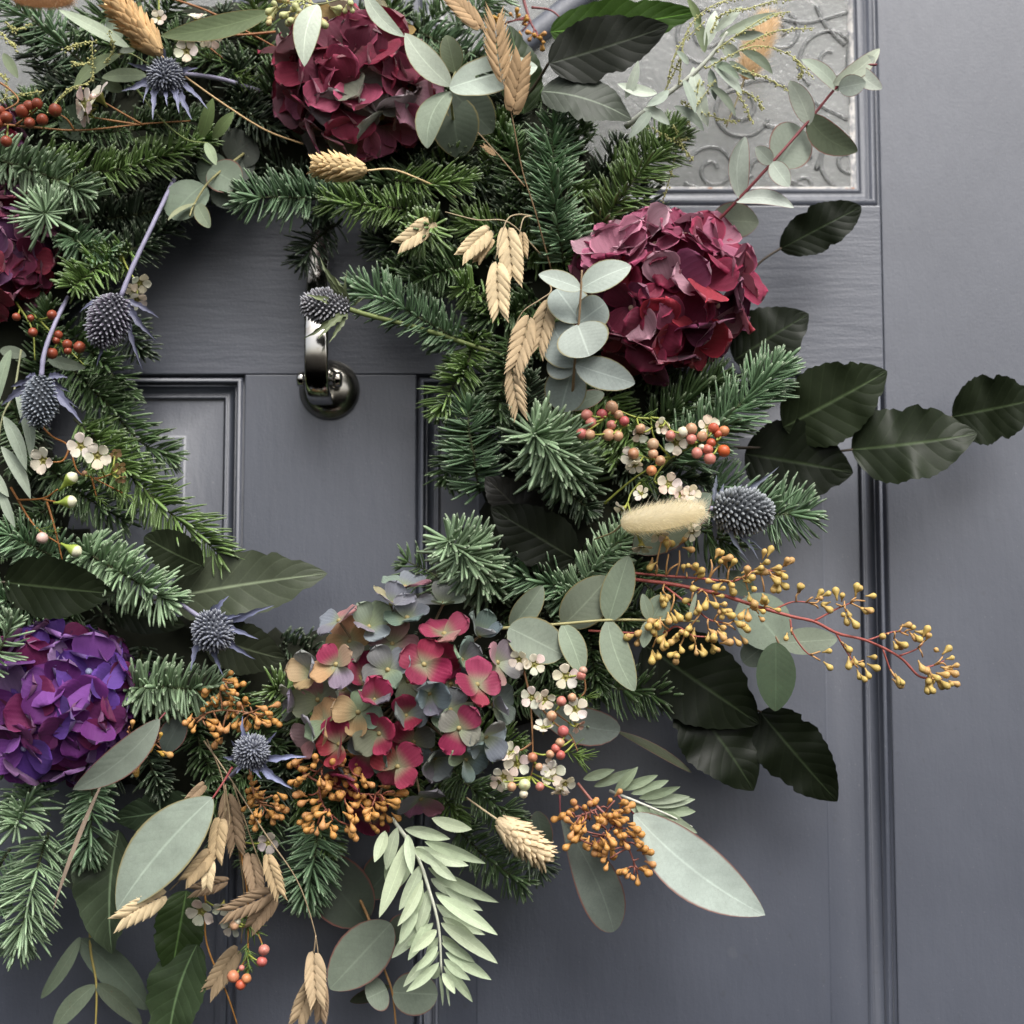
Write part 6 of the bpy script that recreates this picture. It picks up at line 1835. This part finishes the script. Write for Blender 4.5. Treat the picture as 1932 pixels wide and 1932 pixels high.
T = wax('wax flower sprig with three white flowers and plump green buds on the left', [
    [(60, 780, 66), (*q4(280, 540), 78), (*q4(380, 600), 84), (*q4(430, 740), 84), (*q4(520, 780), 86), (*q4(680, 860), 84)], [(*q4(470, 760), 84), (*q4(540, 780), 86), (*q4(620, 755), 86)], [(*q4(510, 780), 86), (*q4(535, 880), 84)], [(*q4(60, 830), 66), (*q4(190, 1040), 76), (*q4(340, 1150), 84)], [(*q4(260, 910), 76), (*q4(300, 1040), 80), (*q4(345, 1230), 80)],
    [(*q4(100, 900), 72), (*q4(240, 890), 82), (*q4(320, 840), 90)], [(*q4(240, 895), 82), (*q4(330, 915), 90)], [(*q4(390, 600), 84), (*q4(350, 680), 86), (*q4(270, 690), 88)]],
    [(*q4(235, 1110), 90, 26, (0.6, 0.42, 0.36), (-.4, .4, .7)), (*q4(470, 750), 90, 12, BC, (0, 0, 1))],
    [(*q4(448, 600), 100, 19, (0, 0, 1)), (*q4(540, 655), 100, 19, (.3, .1, .9)), (*q4(238, 680), 98, 19, (-.3, .1, .9)), (*q4(660, 720), 88, 10, (.5, .5, .6), (0.42, 0.26, 0.13)), (*q4(640, 640), 88, 9, (.5, .5, .6), (0.42, 0.26, 0.13)), (*q4(670, 780), 88, 8, (.5, .8, .4), (0.42, 0.26, 0.13))],
    [([(*q4(480, 730), 86), (*q4(560, 760), 86)], 14, 22), ([(*q4(620, 840), 84), (*q4(730, 880), 84)], 22, 20), ([(*q4(500, 850), 84), (*q4(560, 900), 84)], 10, 24), ([(*q4(180, 1050), 78), (*q4(330, 1090), 82)], 12, 26)], (0.30, 0.12, 0.03))
for x, y, d in ((*q4(385, 790), (.7, -.6, .3)), (*q4(375, 910), (1, -.05, .3)), (*q4(405, 1175), (.85, .4, .3))): pear_bud(T, x, y, 98, 50, d)
RB = (0.26, 0.06, 0.03)
wax('sprig of red berries with white flowers lying level in the top left corner', [
    [(-30, 232, 86), (60, 240, 90), (150, 246, 86), (270, 234, 78), (360, 228, 66)], [(30, 236, 90), (60, 215, 94), (72, 204, 96)], [(140, 246, 88), (126, 225, 94), (104, 212, 98)], [(270, 236, 78), (225, 210, 84), (195, 192, 88)], [(265, 236, 78), (215, 228, 84), (178, 222, 88)], [(-10, 150, 80), (20, 170, 84), (34, 192, 86), (0, 212, 88)]],
    [(x, y, 100, s, RB, (.2, -.3, .9)) for x, y, s in ((42, 210, 28), (54, 200, 25), (70, 196, 26), (104, 208, 26), (80, 226, 26), (12, 222, 28), (0, 210, 24), (56, 232, 24), (-4, 232, 26), (12, 267, 24))] + [(176, 184, 96, 16, (0.6, 0.45, 0.4), (0, 0, 1))],
    [(158, 196, 98, 24, (-.7, .1, .6), (0.66, 0.56, 0.48), (0.20, 0.2, 0.05), 0.15), (184, 180, 98, 23, (-.5, -.6, .6), (0.66, 0.56, 0.48), (0.20, 0.2, 0.05), 0.2), (160, 212, 94, 20, (-.8, .5, .5))], (), (0.30, 0.14, 0.05))
wax('red berries on green stalks in the shade between the left thistles', [
    [(60, 590, 56), (110, 640, 64), (160, 690, 66)], [(30, 570, 58), (60, 620, 64), (66, 680, 66)]],
    [(x, y, 84, s, RB, (0, .2, .9)) for x, y, s in ((31, 598, 18), (98, 594, 20), (62, 627, 22), (110, 632, 18), (127, 650, 22), (150, 655, 24), (98, 667, 24), (128, 662, 16), (106, 642, 18), (58, 600, 14))], (), [([(60, 600, 60), (150, 690, 66)], 24, 26)])
wax('small white flowers and orange stalks at the very top beside the green blade', [
    [(520, 60, 66), (440, 66, 74), (380, 56, 78), (350, 92, 80)], [(300, -10, 66), (390, 20, 70), (470, 62, 70), (540, 100, 60)], [(370, 70, 78), (420, 110, 74)]], [], [(352, 96, 96, 18, (0, .1, 1)), (400, 72, 88, 15, (.5, .5, .7)), (372, 34, 86, 15, (0, -.8, .6)), (386, 74, 88, 12, (-.3, .3, .8)), (300, 34, 80, 12, (0, 0, 1))],
    [([(330, 80, 78), (420, 110, 74)], 26, 26), ([(440, 140, 60), (480, 150, 60)], 20, 34)], (0.30, 0.13, 0.05))
wax('little white buds half hidden behind the egg-shaped thistle', [[(225, 470, 54), (240, 505, 60), (260, 535, 64)], [(228, 500, 54), (226, 470, 58)]], [], [(264, 534, 70, 16, (.5, .5, .6)), (258, 566, 68, 15, (.3, .6, .6)), (252, 548, 66, 12, (-.2, .6, .6))], [([(225, 480, 54), (240, 520, 58)], 8, 24)])
wax('wax flower sprig with feathery green leaves and pink buds hanging at the bottom left', [
    [(448, 1570, 62), (460, 1640, 70), (468, 1700, 72), (468, 1790, 72), (466, 1840, 70)], [(470, 1735, 72), (488, 1765, 74), (496, 1785, 74)], [(468, 1800, 72), (452, 1830, 74)], [(380, 1650, 52), (388, 1700, 56), (390, 1780, 56), (430, 1880, 54), (448, 1935, 50)]],
    [(*q, 82, s, c, (0, .5, .8)) for q, s, c in (((498, 1792), 22, BP), ((494, 1814), 21, (0.48, 0.12, 0.1)), ((440, 1842), 24, (0.5, 0.19, 0.1)), ((465, 1846), 21, BO), ((454, 1858), 21, BR), ((442, 1745), 20, BC), ((448, 1738), 14, BW), ((456, 1826), 12, BP))],
    [(380, 1720, 66, 20, (-.1, .3, .9)), (506, 1590, 84, 15, (0, .2, 1), (0.42, 0.36, 0.33)), (436, 1748, 76, 16, (-.4, .3, .8), (0.45, 0.42, 0.36)), (420, 1712, 72, 14, (0, .6, .7))], [([(450, 1720, 72), (480, 1760, 74)], 34, 26), ([(466, 1780, 72), (470, 1830, 72)], 34, 22)], (0.34, 0.16, 0.04))
